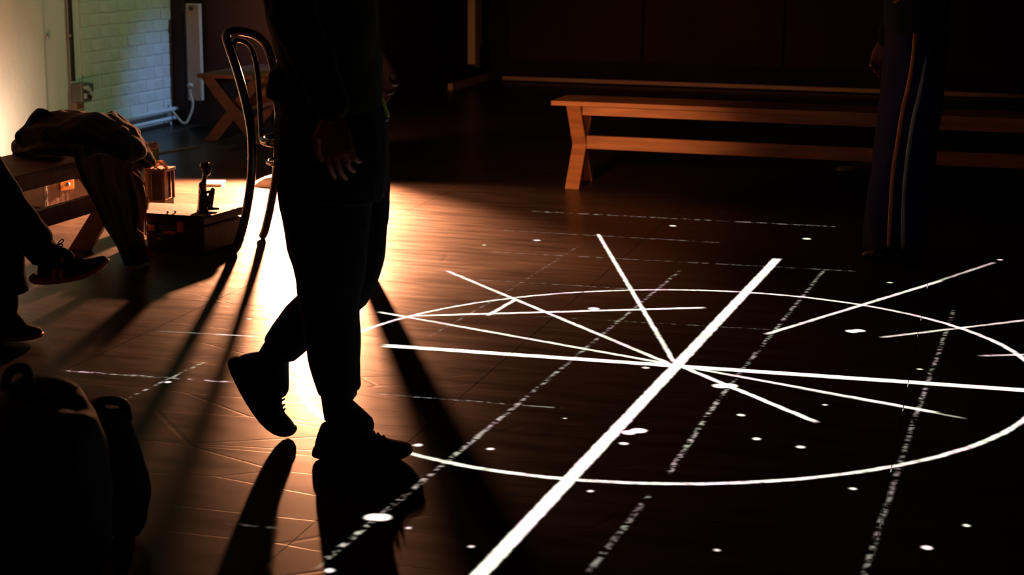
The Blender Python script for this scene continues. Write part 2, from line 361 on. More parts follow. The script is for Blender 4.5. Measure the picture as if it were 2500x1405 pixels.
    def build(s, name, m, parent=None, smooth=False, bevel=0, sub=0, xf=None):
        me = s.mesh(name, xf)
        if bevel or sub:
            o = bpy.data.objects.new('t', me); COL.objects.link(o)
            if bevel: q = o.modifiers.new('b', 'BEVEL'); q.width = bevel; q.segments = 2; q.limit_method = 'ANGLE'
            if sub: q = o.modifiers.new('s', 'SUBSURF'); q.levels = sub; q.render_levels = sub
            me2 = bpy.data.meshes.new_from_object(o.evaluated_get(bpy.context.evaluated_depsgraph_get()))
            bpy.data.objects.remove(o); me = me2; me.name = name
        return link(name, me, m, parent, smooth)
def remesh(mb, name, m, parent, voxel=.006, smooth=4, wrinkle=0, wscale=8, wst=(1, 1, .5), xf=None, keep=None, fac=.5):
    me = mb.mesh(name)
    o = bpy.data.objects.new('t', me); COL.objects.link(o)
    q = o.modifiers.new('r', 'REMESH'); q.mode = 'VOXEL'; q.voxel_size = voxel
    q = o.modifiers.new('s', 'SMOOTH'); q.iterations = smooth; q.factor = fac
    me2 = bpy.data.meshes.new_from_object(o.evaluated_get(bpy.context.evaluated_depsgraph_get())); bpy.data.objects.remove(o)
    if wrinkle:
        st = Vector(wst)*wscale; co = []
        for v in me2.vertices:
            p = v.co; k = noise.noise(Vector((p.x*st.x, p.y*st.y, p.z*st.z)))+.5*noise.noise(Vector((p.x*st.x*2.3, p.y*st.y*2.3, p.z*st.z*2.3)))
            co.append(p+v.normal*wrinkle*k)
        for v, c in zip(me2.vertices, co): v.co = c
    if keep:
        bm = bmesh.new(); bm.from_mesh(me2)
        bmesh.ops.delete(bm, geom=[v for v in bm.verts if not keep(v.co)], context='VERTS'); bm.to_mesh(me2); bm.free()
    if xf is not None: me2.transform(xf)
    me2.name = name; me2.materials.clear()
    return link(name, me2, m, parent, True)
def spline(pts, n=8):      # Catmull-Rom through points (any dimension tuples)
    P = [np.array(p, float) for p in pts]; P = [2*P[0]-P[1]]+P+[2*P[-1]-P[-2]]; out = []
    for i in range(1, len(P)-2):
        for k in range(n):
            t = k/n; a, b, c, d = P[i-1:i+3]
            out.append(.5*((2*b)+(c-a)*t+(2*a-5*b+4*c-d)*t*t+(3*b-3*c+d-a)*t**3))
    out.append(P[-2]); return out
def struct(name, mb, m, bevel=0):
    o = mb.build(name, m, None, bevel=bevel); o['kind'] = 'structure'; return o

def local(org):      # frame: x camera-right, y away, z up, origin on the floor
    mw = Matrix.Translation(org) @ Matrix.Rotation(AZ, 4, 'Z')
    def pl(u, v, dy=0):
        o = org+CF*dy; d = ray(u, v); tt = (o-O0).dot(CF)/d.dot(CF); p = O0+d*tt-org
        return Vector((p.dot(CR), dy, p.z))
    return mw, pl

# ------------------------------------------------------------------ the room
fl = struct('floor', MB().box((-.6, 6.2, -.06), (10.2, 16.6, .1)), M['mortar'] if 0 else 'black_wall2')
seam = atz(1052, 491)    # corner where four hardboard sheets meet
PW, PL = 1.22, 2.44
xs = []; x = seam.x
while x > -5.6: x -= PW
while x < 4.4: xs.append(x); x += PW
pm = {}
k = 0
for i, x in enumerate(xs):
    y = seam.y-PL*4
    while y < 14.0:
        y0, y1 = max(y, -1.9), min(y+PL, 14.15); x0, x1 = max(x, -5.45), min(x+PW, 4.4)
        if y1 > y0+.05 and x1 > x0+.05:
            g = .0011; key_ = (round(x1-x0, 3), round(y1-y0, 3))
            if key_ not in pm:
                pm[key_] = MB().box((0, 0, -.006), (x1-x0-2*g, y1-y0-2*g, .012)).mesh('floor_sheet'); pm[key_].materials.append(M['floor'])
            o = bpy.data.objects.new('floor_sheet', pm[key_]); COL.objects.link(o); o.location = ((x0+x1)/2, (y0+y1)/2, 0)
            o.parent = fl; k += 1
        y += PL
struct('ceiling', MB().box((-.6, 6.2, 5.25), (10.2, 16.6, .1)), 'ceiling')
struct('wall_right', MB().box((4.45, 6.2, 2.6), (.1, 16.6, 5.2)), 'black_wall')
struct('wall_front', MB().box((-.6, -1.95, 2.6), (10.2, .1, 5.2)), 'black_wall')

# left wall: recessed smooth part, proud rendered strip, then painted brickwork
wl = struct('wall_left', MB().box((-5.41, 3.3, 2.6), (.1, 10.46, 5.2)), 'plaster')
YB0, YB1 = 8.93, 10.1
YS = atx(88, 0, -5.235).y
MB().box((-5.30, (YS-1.9)/2, 2.6), (.13, YS+1.9, 5.2)).build('proud_plaster', 'plaster', wl, bevel=.008)
MB().box((-5.36, (YS+YB0)/2, 2.6), (.11, YB0-YS, 5.2)).build('render_strip', 'plaster', wl, bevel=.006)
MB().box((-5.39, (YB0+YB1)/2, 2.6), (.1745, YB1-YB0, 5.2)).build('mortar_bed', 'mortar', wl)
bw, bh, g = .215, .065, .011
bmv = []
for q in range(4):
    b = MB().box((0, 0, 0), (.016, bw, bh)).mesh('brick')
    bm = bmesh.new(); bm.from_mesh(b)
    bmesh.ops.bevel(bm, geom=bm.edges[:], offset=.003, segments=1, affect='EDGES')
    for v in bm.verts: v.co += Vector((random.uniform(-.0012, .0012), random.uniform(-.002, .002), random.uniform(-.002, .002)))
    bm.to_mesh(b); bm.free(); b.materials.append(M['brick']); bmv.append(b)
cut = {}
rest = MB(); nb = 0
for r in range(64):
    z = .03+r*(bh+g)+bh/2
    off = (r % 2)*(bw+g)/2
    y = YB0-off
    while y < YB1:
        y0, y1 = max(y, YB0), min(y+bw, YB1)
        if y1-y0 > .03:
            xo = -5.31+.0025+random.uniform(-.0012, .0012)
            if z < 1.5:
                if y1-y0 > bw-.002: me = random.choice(bmv)
                else:
                    kk = round(y1-y0, 3)
                    if kk not in cut:
                        cut[kk] = MB().box((0, 0, 0), (.016, kk-.004, bh)).mesh('brick'); cut[kk].materials.append(M['brick'])
                    me = cut[kk]
                o = bpy.data.objects.new('brick', me); COL.objects.link(o); o.location = (xo, (y0+y1)/2, z); o.parent = wl; nb += 1
            else: rest.box((xo, (y0+y1)/2, z), (.016, y1-y0, bh))
        y += bw+g
o = rest.build('upper_brickwork', 'brick', wl); o['kind'] = 'stuff'
# alcove partition, return wall, back wall
wa = struct('wall_alcove', MB().box((-4.86, 10.17, 2.6), (1.06, .12, 5.2)), 'brown_wall')
MB().box((-5.25, 10.095, 2.6), (.09, .03, 5.2)).build('corner_board', 'brown_wall', wa, bevel=.004)
struct('wall_return', MB().box((-4.39, 12.15, 2.6), (.12, 4.08, 5.2)), 'black_wall')
wb = struct('wall_back', MB().box((.06, 14.2, 2.6), (8.9, .1, 5.2)), 'black_wall')
for i in range(7):
    x0 = -4.1+i*1.22
    MB().box((x0+.6, 14.135, 2.2), (1.2, .03, 4.0)).build('flat_panel', 'black_wall2', wb, bevel=.004)
p = aty(1190, 205, 14.1)
MB().box((0, 14.11, max(.03, p.z)), (8.3, .04, .035)).build('skirting_ledge', 'skirt', wb, bevel=.004)
q1 = atx(1092, 217, -4.3); q2 = atx(1172, 198, -4.3)
o = struct('baseboard_return', MB().box((-4.31, (q1.y+14.1)/2, .03), (.05, 14.1-q1.y, .06)), 'skirt', bevel=.004)
q3 = atx(1137, 60, -4.3); q4 = atx(1155, 60, -4.3)
zb = atx(1148, 157, -4.3).z
tr = struct('trim_1', MB().box((-4.3, (q3.y+q4.y)/2, zb+1.2), (.07, abs(q4.y-q3.y)*.95, 2.4)), 'cream', bevel=.005)
MB().box((-4.27, (q3.y+q4.y)/2+.04, zb+.06), (.05, abs(q4.y-q3.y)*.7, .18)).build('plinth_block', 'dark', tr)

# ------------------------------------------------------------------ fittings on the left wall
t = empty('conduit', atx(160, 235, -5.28), 'dark vertical conduit pipe running down the left wall to the switch box', 'pipe')
ya, yb = 8.79, 8.785
MB().tube([(-5.28, 8.785, 3.4), (-5.28, 8.785, .40)], .0135, dome=False).build('pipe_run', 'conduit', t, True)
MB().tube([(-5.29, 8.812, .9), (-5.292, 8.815, .6), (-5.29, 8.81, .40)], .003, n=6).build('thin_wire', 'conduit', t, True)
zc = atx(150, 110, -5.28).z
for z in (zc, zc+1.0): MB().ball((-5.285, 8.785, z), (.016, .02, .014)).build('saddle_clip', 'steel', t, True)
t = empty('fixing_hook', atx(102, 108, -5.35), 'small round metal fixing on the shadowed wall step left of the conduit', 'fixing')
c = atx(102, 108, -5.3); c.x = -5.3
MB().lathe([(.004, -.0), (.009, .004), (.009, .012), (.004, .016)], (0, 0, 0), 10).build('boss', 'steel', t, True, xf=Matrix.Translation(c) @ Matrix.Rotation(math.pi/2, 4, 'Y'))
MB().tube([c+Vector((.014, 0, -.006)), c+Vector((.018, 0, -.018)), c+Vector((.012, 0, -.024))], .003, n=6).build('hook', 'steel', t, True)
t = empty('switch_box', (-5.26, 8.83, .29), 'grey metal twin switch box at the foot of the dark conduit on the left wall', 'socket')
MB().box((-5.255, 8.83, .33), (.075, .115, .115)).build('back_box', 'socket', t, bevel=.006)
MB().box((-5.25, 8.9, .355), (.06, .035, .05)).build('side_box', 'socket', t, bevel=.004)
for dy, dz, w_, h_ in ((-.03, .03, .03, .018), (0, .025, .022, .032), (-.03, -.02, .028, .03), (.028, .005, .016, .045)):
    MB().box((-5.214, 8.835+dy, .33+dz), (.008, w_, h_)).build('switch_plate', 'plate', t, bevel=.002)
for dy, dz in ((-.032, .005), (.0, -.025), (.03, -.033)):
    MB().box((-5.211, 8.835+dy, .33+dz), (.01, .012, .016)).build('rocker', 'dark', t, bevel=.002)
MB().box((-5.28, 8.83, .14), (.03, .085, .26)).build('cable_trunking', 'skirt', t, bevel=.004)
t = empty('heating_pipes', (-5.25, 9.5, .0), 'pair of pale horizontal heating pipes clipped low along the brick wall', 'pipe')
for z in (.055, .115):
    MB().tube([(-5.25, 8.5, z), (-5.25, 10.02, z)], .014, n=10).build('pipe_run', 'pipe', t, True)
for y in (8.7, 9.3, 9.95):
    MB().box((-5.262, y, .085), (.03, .02, .1)).build('pipe_clip', 'pipe', t, bevel=.003)
# narrow radiator standing on the brown partition
t = empty('radiator', aty(462, 262, 10.05), 'narrow cream vertical radiator on the brown wall beside the brick corner', 'radiator')
ra = aty(438, 25, 10.04); rb = aty(472, 25, 10.04); rc = aty(476, 262, 10.04)
MB().box(((ra.x+rb.x)/2, 10.06, (ra.z+rc.z)/2), (rb.x-ra.x, .04, ra.z-rc.z)).build('panel', 'cream', t, bevel=.006)
MB().lathe([(.012, 0), (.015, .003), (.015, .012), (.004, .014)], (0, 0, 0), 14).build('air_valve', 'dark', t, True, xf=Matrix.Translation(((ra.x+rb.x)/2-.005, 10.04, ra.z-.03)) @ Matrix.Rotation(math.pi/2, 4, 'X'))
va = aty(455, 225, 10.0)
MB().ball(va, (.022, .02, .018)).build('valve_knob', 'cream', t, True)
pth = spline([va, aty(455, 245, 10.0), aty(462, 270, 10.0), aty(455, 300, 9.98), aty(440, 318, 9.95), (-5.25, 9.95, .115)], 5)
MB().tube(pth, .009, n=8).build('feed_pipe', 'cream', t, True)

# ------------------------------------------------------------------ benches
def xbench(name, label, y_ends_frame, L, W, H, mtl, mtl2, group=None, legw=.07, legt=.03, rail=True, apron=.05, lap=.52):
    # local: length along +Y from the origin (end centre on the floor), width X
    mw = y_ends_frame; t = empty(name, mw.translation, label, 'bench', group)
    def B(mb, nm, mt, **k): return mb.build(nm, mt, t, xf=mw, bevel=.003, **k)
    B(MB().box((0, L/2, H-.0125), (W, L, .025)), 'seat_board', mtl)
    ins = .12
    for ye in (ins, L-ins):
        for s in (-1, 1):
            mb = MB(); x0 = s*(W/2-.02); 
            a = Vector((x0, ye+s*legt*lap, H-.025)); b = Vector((-x0, ye+s*legt*lap, 0))
            mid = (a+b)/2; hw = Vector((legw/2, 0, 0))
            mb.prism([a-hw-Vector((0, legt/2, 0)), a+hw-Vector((0, legt/2, 0)), b+hw-Vector((0, legt/2, 0)), b-hw-Vector((0, legt/2, 0))], (0, legt, 0))
            B(mb, 'leg', mtl)
    if apron: B(MB().box((0, L/2, H-.025-apron/2), (.04, L-.5*ins, apron)) if W < .2 else MB().box((-W/2+.06, L/2, H-.025-apron/2), (.022, L-2*ins-.06, apron)), 'apron', mtl2)
    if apron and W >= .2: B(MB().box((W/2-.06, L/2, H-.025-apron/2), (.022, L-2*ins-.06, apron)), 'apron', mtl2)
    if rail: B(MB().box((0, L/2, H*.5), (.03, L-2*ins+.06, .07)), 'stretcher_rail', mtl2)
    return t
# right bench, running left-right; local +Y -> room +X
R90 = Matrix.Rotation(-math.pi/2, 4, 'Z')
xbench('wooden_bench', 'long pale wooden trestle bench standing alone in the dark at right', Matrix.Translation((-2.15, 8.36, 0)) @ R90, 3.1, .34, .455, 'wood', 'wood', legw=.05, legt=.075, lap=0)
# far left bench by the brown wall, running along x
xbench('wooden_bench', 'wooden bench with crossed legs against the brown wall behind the chair', Matrix.Translation((-4.49, 9.22, 0)), .84, .38, .43, 'shade_pine', 'shade_pine', legw=.095)
# near left bench, far end at y 5.97, running toward the camera
Lb = Matrix.Translation((-3.4, 6.0, 0)) @ Matrix.Rotation(math.pi, 4, 'Z')
xbench('wooden_bench', 'worn wooden bench at left under the pile of clothes', Lb, 2.6, .34, .45, 'wood_dark', 'wood_dark', legw=.095)
# lit trestle just behind the chair, strongly lit by the floodlight
tt = Matrix.Translation((-3.95, 9.02, 0)) @ Matrix.Rotation(.12, 4, 'Z')
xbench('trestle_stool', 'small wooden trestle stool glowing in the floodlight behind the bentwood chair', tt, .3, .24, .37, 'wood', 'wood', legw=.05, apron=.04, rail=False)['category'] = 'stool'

# ------------------------------------------------------------------ bentwood chair
t = empty('bentwood_chair', (-2.7, 6.2, 0), 'black bentwood chair with looped back behind the standing person', 'chair')
yn, yf = 6.04, 6.37
near = [aty(572, 637, yn), aty(592, 560, yn), aty(606, 470, yn), aty(609, 400, yn), aty(606, 340, yn), aty(597, 290, yn), aty(583, 235, yn), aty(566, 180, yn), aty(550, 135, yn)]
far = [aty(640, 602, yf), aty(656, 520, yf), aty(668, 440, yf), aty(672, 380, yf), aty(674, 330, yf), aty(672, 290, yf), aty(667, 240, yf), aty(660, 190, yf)]
top = [aty(540, 104, yn+.02), aty(548, 93, yn+.06), aty(575, 90, yn+.12), aty(612, 100, yn+.2), aty(640, 127, yf-.06)]
path = near+top+far[::-1]
near[0].z = far[0].z = .0
path = [Vector(p) for p in spline(path, 4)]; path[0].z = path[-1].z = .016
MB().tube(path, [.018]*len(path), side=(1, 0, .1), n=12).build('back_frame', 'bentwood', t, True)
inner = [aty(632, 352, 6.13), aty(634, 300, 6.12), aty(627, 210, 6.11), aty(610, 150, 6.1), aty(588, 120, 6.09), aty(563, 110, 6.08)]
seatc = Vector((-2.61, 6.205, .46))
s0 = aty(606, 345, yn)
inn = [Vector((-2.85, 6.09, .47)), aty(601, 285, 6.10), aty(587, 228, 6.10), aty(571, 172, 6.10), aty(559, 128, 6.11), aty(564, 112, 6.14), aty(588, 117, 6.19), aty(606, 140, 6.24), aty(618, 190, 6.25), aty(625, 260, 6.25), aty(631, 352, 6.24)]
MB().tube([Vector(p) for p in spline(inn, 5)], .011, side=(1, 0, .1), n=10).build('inner_hoop', 'bentwood', t, True)
ring = [seatc+Vector((.232*math.cos(a), .2*math.sin(a), 0)) for a in [2*math.pi*i/40 for i in range(40)]]
MB().tube(ring, (.015), side=(0, 0, 1), n=10, close=True).build('seat_ring', 'bentwood', t, True)
MB().lathe([(.19, -.006), (.19, .004), (.1, .008), (.0005, .008)], seatc, 36).build('seat', 'bentwood', t, True, xf=Matrix.Translation(seatc) @ Matrix.Diagonal((1.16, 1, 1, 1)) @ Matrix.Translation(-seatc))
rc_ = seatc-Vector((.0, 0, .09))
ring = [rc_+Vector((.215*math.cos(a), .175*math.sin(a), 0)) for a in [2*math.pi*i/40 for i in range(40)]]
MB().tube(ring, .0085, side=(0, 0, 1), n=8, close=True).build('leg_ring', 'bentwood', t, True)
for y, yo in ((6.09, 6.02), (6.32, 6.37)):
    dx_ = 0 if y < 6.2 else -.175; pa = Vector((-2.385+dx_, y, .45)); pb = Vector((-2.37+dx_, y+(yo-y)*.4, .26)); pc = Vector((-2.345+dx_*1.12, yo, .016))
    MB().tube([Vector(q) for q in spline([pa, pb, pc], 5)], [.020]*5+[.019]*6, side=(1, 0, 0), n=12).build('leg', 'bentwood', t, True)

# ------------------------------------------------------------------ stage floodlight on its stand, hidden behind the person
t = empty('stage_floodlight', (LAMP.x, LAMP.y, 0), 'stage floodlight on a tripod stand burning behind the standing person', 'lamp')
dirv = (CR*-.3+Vector((0, 0, -.7))-CF).normalized()
rot = Vector(dirv).to_track_quat('-Z', 'Y').to_matrix().to_4x4(); bx = Matrix.Translation(LAMP-dirv*.06) @ rot
MB().tube([(LAMP.x, LAMP.y+.12, .02), (LAMP.x, LAMP.y+.12, .6)], .014).build('stand_pole', 'blackpaint', t, True)
for a in (0, 2.1, 4.2):
    MB().tube([(LAMP.x, LAMP.y+.12, .22), (LAMP.x+.2*math.cos(a), LAMP.y+.12+.2*math.sin(a), .01)], .009, n=8).build('leg', 'blackpaint', t, True)
MB().lathe([(.04, .16), (.075, .15), (.09, .06), (.09, .055), (.085, .055), (.085, .06), (.07, .115), (.001, .14)], (0, 0, 0), 24).build('housing', 'blackpaint', t, True, xf=bx)
UPV = Vector((0, 0, 1))
TL = Matrix.Translation(LAMP) @ Matrix.Rotation(AZ, 4, 'Z')     # x right, -y toward the camera
MB().prism([(-.15, .08, -.11), (.15, .08, -.11), (.16, -.02, -.12), (-.16, -.02, -.12)], (0, 0, .003)).build('barn_door', 'blackpaint', t, xf=TL)
MB().prism([(-.12, .08, .13), (.12, .08, .13), (.15, -.02, .2), (-.15, -.02, .2)], (0, 0, .003)).build('barn_door', 'blackpaint', t, xf=TL)
MB().lathe([(.02, .0), (.03, .02), (.02, .04), (.001, .045)], (0, 0, .075), 16).build('bulb', 'lens', t, True, xf=bx)

# ------------------------------------------------------------------ suitcase, figurine, trunk, lantern, papers
def P(u, v, z): return atz(u, v, z)
hz = .155
A_ = P(352, 541, hz); B_ = P(492, 547, hz); C_ = P(592, 516, hz); D_ = P(357, 512, hz); 
t = empty('suitcase', ((A_+C_)/2).xy.to_3d(), 'old dark suitcase lying flat with carved figurine seated on it', 'suitcase')
dn = Vector((0, 0, -.115))
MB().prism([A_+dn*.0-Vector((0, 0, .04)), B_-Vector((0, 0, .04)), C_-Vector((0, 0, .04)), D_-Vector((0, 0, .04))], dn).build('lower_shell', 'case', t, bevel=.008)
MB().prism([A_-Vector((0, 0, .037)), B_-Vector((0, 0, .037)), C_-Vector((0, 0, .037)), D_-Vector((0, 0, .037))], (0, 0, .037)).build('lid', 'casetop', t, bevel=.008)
fd = (B_-A_).normalized(); fn = Vector((fd.y, -fd.x, 0))
if fn.y > 0: fn = -fn
def onf(s, z, e=.006): q = A_.lerp(B_, s); q.z = z; return q+fn*e
def fR(): 
    return Matrix((fd, -fn, Vector((0, 0, 1)))).transposed()
MB().box(onf(.62, .112), (.03, .012, .045), fR()).build('hasp', 'orange', t, bevel=.003)
MB().box(onf(.42, .085), (.055, .01, .012), fR()).build('clasp', 'pink', t, bevel=.003)
MB().box(onf(.12, .1), (.03, .012, .03), fR()).build('clasp', 'brass', t, bevel=.003)
MB().tube([onf(.25, .06, .0), onf(.27, .06, .03), onf(.5, .06, .03), onf(.52, .06, 0)], .007, side=(0, 0, 1), n=8).build('handle', 'dark', t, True)
t = empty('fringed_cloth', onf(.5, hz+.002), 'dark fringed cloth lying along the front edge of the suitcase lid', 'cloth')
mb = MB(); mb.prism([A_+Vector((0, 0, .001)), B_+Vector((0, 0, .001)), B_.lerp(C_, .15)+Vector((0, 0, .001)), A_.lerp(D_, .25)+Vector((0, 0, .001))], (0, 0, .004)); mb.build('cloth_strip', 'coat', t)
mb = MB()
for i in range(60):
    s = (i+.5)/60*.98; l = random.uniform(.012, .034); q = onf(s, hz+.002, .002); mb.tube([q, q+fn*.006+Vector((0, 0, -.006)), q+fn*.007+Vector((random.uniform(-.003, .003), 0, -l))], .0022, n=5)
o = mb.build('fringe', 'coat', t); o['kind'] = 'stuff'
for u, v in ((406, 535), (424, 534)):
    tag(MB().ball(P(u, v, hz+.01), .0055, 12).build('glass_bead', 'glass' if 0 else 'steel', None, True), 'left shiny bead on the suitcase lid' if u == 406 else 'right shiny bead on the suitcase lid', 'bead')
# carved figurine
fz = hz+.001; fc = P(500, 532, hz)
t = empty('carved_figurine', fc, 'dark carved wooden figurine with bald head hugging its knees on the suitcase', 'figurine')
fr = Matrix.Translation(fc) @ Matrix.Rotation(AZ, 4, 'Z')   # local x right, y away, z up
_, pF = local(fc)
def fp(u, v, dy=0): return pF(u, v, dy)
mb = MB()
mb.tube([fp(492, 532), fp(492, 515), fp(490, 490), fp(490, 468), fp(494, 462)], [(.026, .034), (.023, .03), (.018, .026), (.016, .03), (.009, .012)])
mb.tube([fp(493, 465), fp(495, 450), fp(496, 440)], [.011, .010, .011])
mb.ball(fp(497, 428), (.021, .019, .026))
mb.ball(fp(502, 440), (.012, .012, .012)); mb.ball(fp(510, 433), (.004, .004, .006))
mb.ball(fp(489, 424), (.012, .016, .016))
for s in (-1, 1):
    d = s*.018
    mb.tube([fp(494, 527, d), fp(508, 505, d), fp(515, 482, d)], [.013, .012, .010])
    mb.tube([fp(515, 482, d), fp(513, 505, d), fp(511, 528, d)], [.010, .009, .007])
    mb.tube([fp(509, 529, d), fp(520, 528, d), fp(530, 528, d*1.2)], [(.006, .008), (.006, .01), (.004, .009)])
    mb.tube([fp(486, 470, s*.03), fp(489, 492, s*.038), fp(506, 487, s*.03), fp(518, 490, s*.01)], [.009, .008, .007, .006])
remesh(mb, 'figure_body', 'carved', t, .0022, 3, xf=Matrix.Translation((0, 0, .006)) @ fr)
MB().tube([fp(499, 420), fp(499, 417)], [(.014, .014), (.008, .008)]).build('skull_cap', 'carved', t, True, xf=fr)
# trunk far left
bz = .155; t = empty('old_trunk', P(150, 505, .0), 'old dark wooden trunk with metal lock plate behind the left bench', 'trunk')
A2 = P(105, 533, 0); B2 = P(235, 508, 0); bd = (B2-A2).normalized(); bn = Vector((-bd.y, bd.x, 0))
Q = [A2, B2, B2+bn*.22, A2+bn*.22]
MB().prism(Q, (0, 0, .12)).build('box_body', 'trunkwood', t, bevel=.005)
MB().prism([q+Vector((0, 0, .122)) for q in Q], (0, 0, .035)).build('lid', 'trunkwood', t, bevel=.005)
Rb = Matrix((bd, bn, Vector((0, 0, 1)))).transposed()
cpl = A2.lerp(B2, .42)-bn*.004+Vector((0, 0, .1))
MB().box(cpl, (.085, .006, .055), Rb).build('lock_plate', 'brass', t, bevel=.003)
MB().lathe([(.003, 0), (.011, .002), (.009, .01), (.002, .014)], (0, 0, 0), 12).build('keyhole_boss', 'steel', t, True, xf=Matrix.Translation(cpl-bn*.003) @ Rb.to_4x4() @ Matrix.Rotation(math.pi/2, 4, 'X'))
for s in (.02, .98): MB().box(A2.lerp(B2, s)-bn*.002+Vector((0, 0, .08)), (.02, .01, .158), Rb).build('corner_strap', 'case', t, bevel=.002)
t = empty('brass_ornament', cpl+Vector((0, 0, .06)), 'small brass ornament with two knobs standing on the trunk', 'ornament')
c2 = A2.lerp(B2, .5)+bn*.03+Vector((0, 0, .157))
MB().lathe([(.02, 0), (.018, .006), (.006, .01), (.005, .05), (.009, .055), (.009, .065), (.002, .07)], c2, 14).build('stem', 'brass', t, True)
for s in (-1, 1):
    MB().tube([c2+Vector((0, 0, .03)), c2+bd*s*.02+Vector((0, 0, .03)), c2+bd*s*.022+Vector((0, 0, .04))], .003, n=6).build('arm', 'brass', t, True)
    MB().ball(c2+bd*s*.022+Vector((0, 0, .046)), .006, 10).build('knob', 'brass', t, True)
# lantern standing behind the suitcase
ly = aty(380, 512, 6.75); base = atz(378, 512, .02); yl = 6.55
def lp(u, v, dy=0): return aty(u, v, yl)+Vector((0, dy, 0))
bz = lp(378, 508); 
t = empty('wooden_lantern', Vector((bz.x, yl+.04, 0)), 'wooden lantern box with dark glass and orange raffia handle beside the bench', 'lantern')
zt = lp(378, 437).z; zb_ = lp(378, 506).z; xl = lp(362, 480).x; xr = lp(394, 480).x; zf = 0.0
MB().box(((xl+xr)/2, yl+.045, zb_/2), (xr-xl+.01, .09, zb_)).build('base', 'wood_dark', t, bevel=.003)
for x_ in (xl-.002, xr+.002):
    for y_ in (yl, yl+.09): MB().box((x_, y_, (zb_+zt)/2), (.012, .012, zt-zb_)).build('corner_post', 'shade_pine', t, bevel=.002)
MB().box(((xl+xr)/2, yl+.045, (zt+zb_)/2), (xr-xl-.012, .078, zt-zb_-.004)).build('glass_pane', 'glass', t)
MB().box(((xl+xr)/2, yl+.045, zt+.006), (xr-xl+.026, .112, .014)).build('roof_board', 'shade_pine', t, bevel=.003)
cx_ = (xl+xr)/2
for s_, e_ in (((xl, yl, zt+.014), (xr+.01, yl+.02, zt+.014)), ((xl+.01, yl+.05, zt+.016), (xr+.012, yl+.03, zt+.01))):
    a = Vector(s_); b = Vector(e_); m_ = (a+b)/2+Vector((0, 0, .03)); MB().tube([Vector(q) for q in spline([a, m_, b], 6)], .005, n=6).build('raffia_loop', 'rope', t, True)
MB().tube([Vector(q) for q in spline([(xr+.006, yl, zt+.014), (xr+.018, yl-.008, zt), (xr+.015, yl-.008, zt-.04)], 5)], .004, n=6).build('raffia_tail', 'rope', t, True)
MB().box((lp(352, 470).x, yl+.03, lp(352, 430).z/2), (.028, .04, lp(352, 430).z)).build('side_post', 'wood', t, bevel=.003)
# papers and card lit behind the figurine
c = atz(632, 466, 0); t = empty('crumpled_paper', c, 'crumpled white paper on the bright floor behind the chair legs', 'paper')
mb = MB(); nx = 8
vs = []; fs = []
for i in range(nx+1):
    for j in range(nx+1):
        a, b = i/nx, j/nx; zz = .0015+.065*max(0, math.sin(math.pi*min(1, a*.75)))*math.sin(math.pi*b)**.6+.008*noise.noise(Vector((a*5, b*5, 1)))*math.sin(math.pi*b)
        vs.append(c+Vector((-.06+.24*a, -.06+.15*b, max(.0015, zz))))
for i in range(nx):
    for j in range(nx): q = i*(nx+1)+j; fs.append((q, q+nx+1, q+nx+2, q+1))
o = MB().add(vs, fs).build('sheet', 'paper', t)
c = atz(518, 466, 0); R_ = Matrix.Rotation(.3, 3, 'Z')
tag(MB().box(c+Vector((0, 0, .008)), (.1, .12, .014), R_).build('white_notebook', 'paper', None, bevel=.003), 'thin white notebook on the floor behind the figurine', 'notebook')
c = atz(405, 388, 0)
tag(MB().box(c+Vector((0, 0, .004)), (.05, .5, .006), Matrix.Rotation(-.25, 3, 'Z')).build('floor_batten', 'trunkwood', None), 'thin batten lying on the dark floor below the heating pipes', 'batten')
c = aty(352, 378, 8.4)
t = empty('small_wooden_tray', c, 'small reddish wooden block poking out beyond the clothes pile', 'block')
MB().box((c.x-.03, 8.4, c.z/2+.01), (.15, .12, max(.04, c.z+.02))).build('block', 'wood_dark', t, bevel=.004)

# ------------------------------------------------------------------ clothes on the left bench
t = empty('clothes_pile', (-3.4, 5.6, .45), 'dark bunched jacket heaped on top of the left bench', 'jacket')
yp = 5.55
def cp(u, v, y=yp): return aty(u, v, y)
mb = MB()
mb.tube([cp(70, 375), cp(110, 350), cp(170, 345), cp(230, 345), cp(285, 365), cp(320, 395)], [(.05, .13), (.075, .17), (.08, .19), (.075, .19), (.06, .16), (.03, .1)], side=(0, 1, 0))
mb.tube([cp(50, 385, 5.45), cp(90, 330, 5.55), cp(150, 312, 5.6), cp(200, 318, 5.62)], [(.03, .09), (.035, .13), (.032, .13), (.03, .1)], side=(0, 1, 0))
mb.tube([cp(180, 325, 5.62), cp(235, 318, 5.68), cp(258, 312, 5.7), cp(285, 340, 5.72), cp(318, 370, 5.75), cp(345, 402, 5.75), cp(358, 418, 5.75)], [(.03, .09), (.035, .11), (.03, .1), (.03, .1), (.028, .09), (.022, .07), (.012, .05)], side=(0, 1, 0))
mb.tube([cp(45, 395, 5.4), cp(120, 385, 5.4), cp(220, 385, 5.42)], [(.02, .06), (.025, .08), (.03, .08)], side=(0, 1, 0))
fc_ = remesh(mb, 'folded_cloth', 'pile', t, .007, 4, wrinkle=.012, wscale=9, wst=(1, 1, 1))
for v in fc_.data.vertices:
    if v.co.z < .456 and v.co.x < -3.2: v.co.z = .456+.002*(v.co.z % .01)/.01
for pts in ([(262, 318), (290, 340), (312, 360), (318, 330), (322, 345), (318, 375), (345, 405), (372, 425), (395, 437)],
            [(300, 352), (312, 372), (330, 392), (352, 412)]):
    MB().tube([Vector(q) for q in spline([cp(u, v, 5.66) for u, v in pts], 5)], .0028, side=(0, 1, 0), n=6).build('drawstring', 'rope', t, True)
t = empty('hanging_coat', (-3.3, 5.72, 0), 'brown coat hanging over the end of the left bench down to the floor', 'coat')
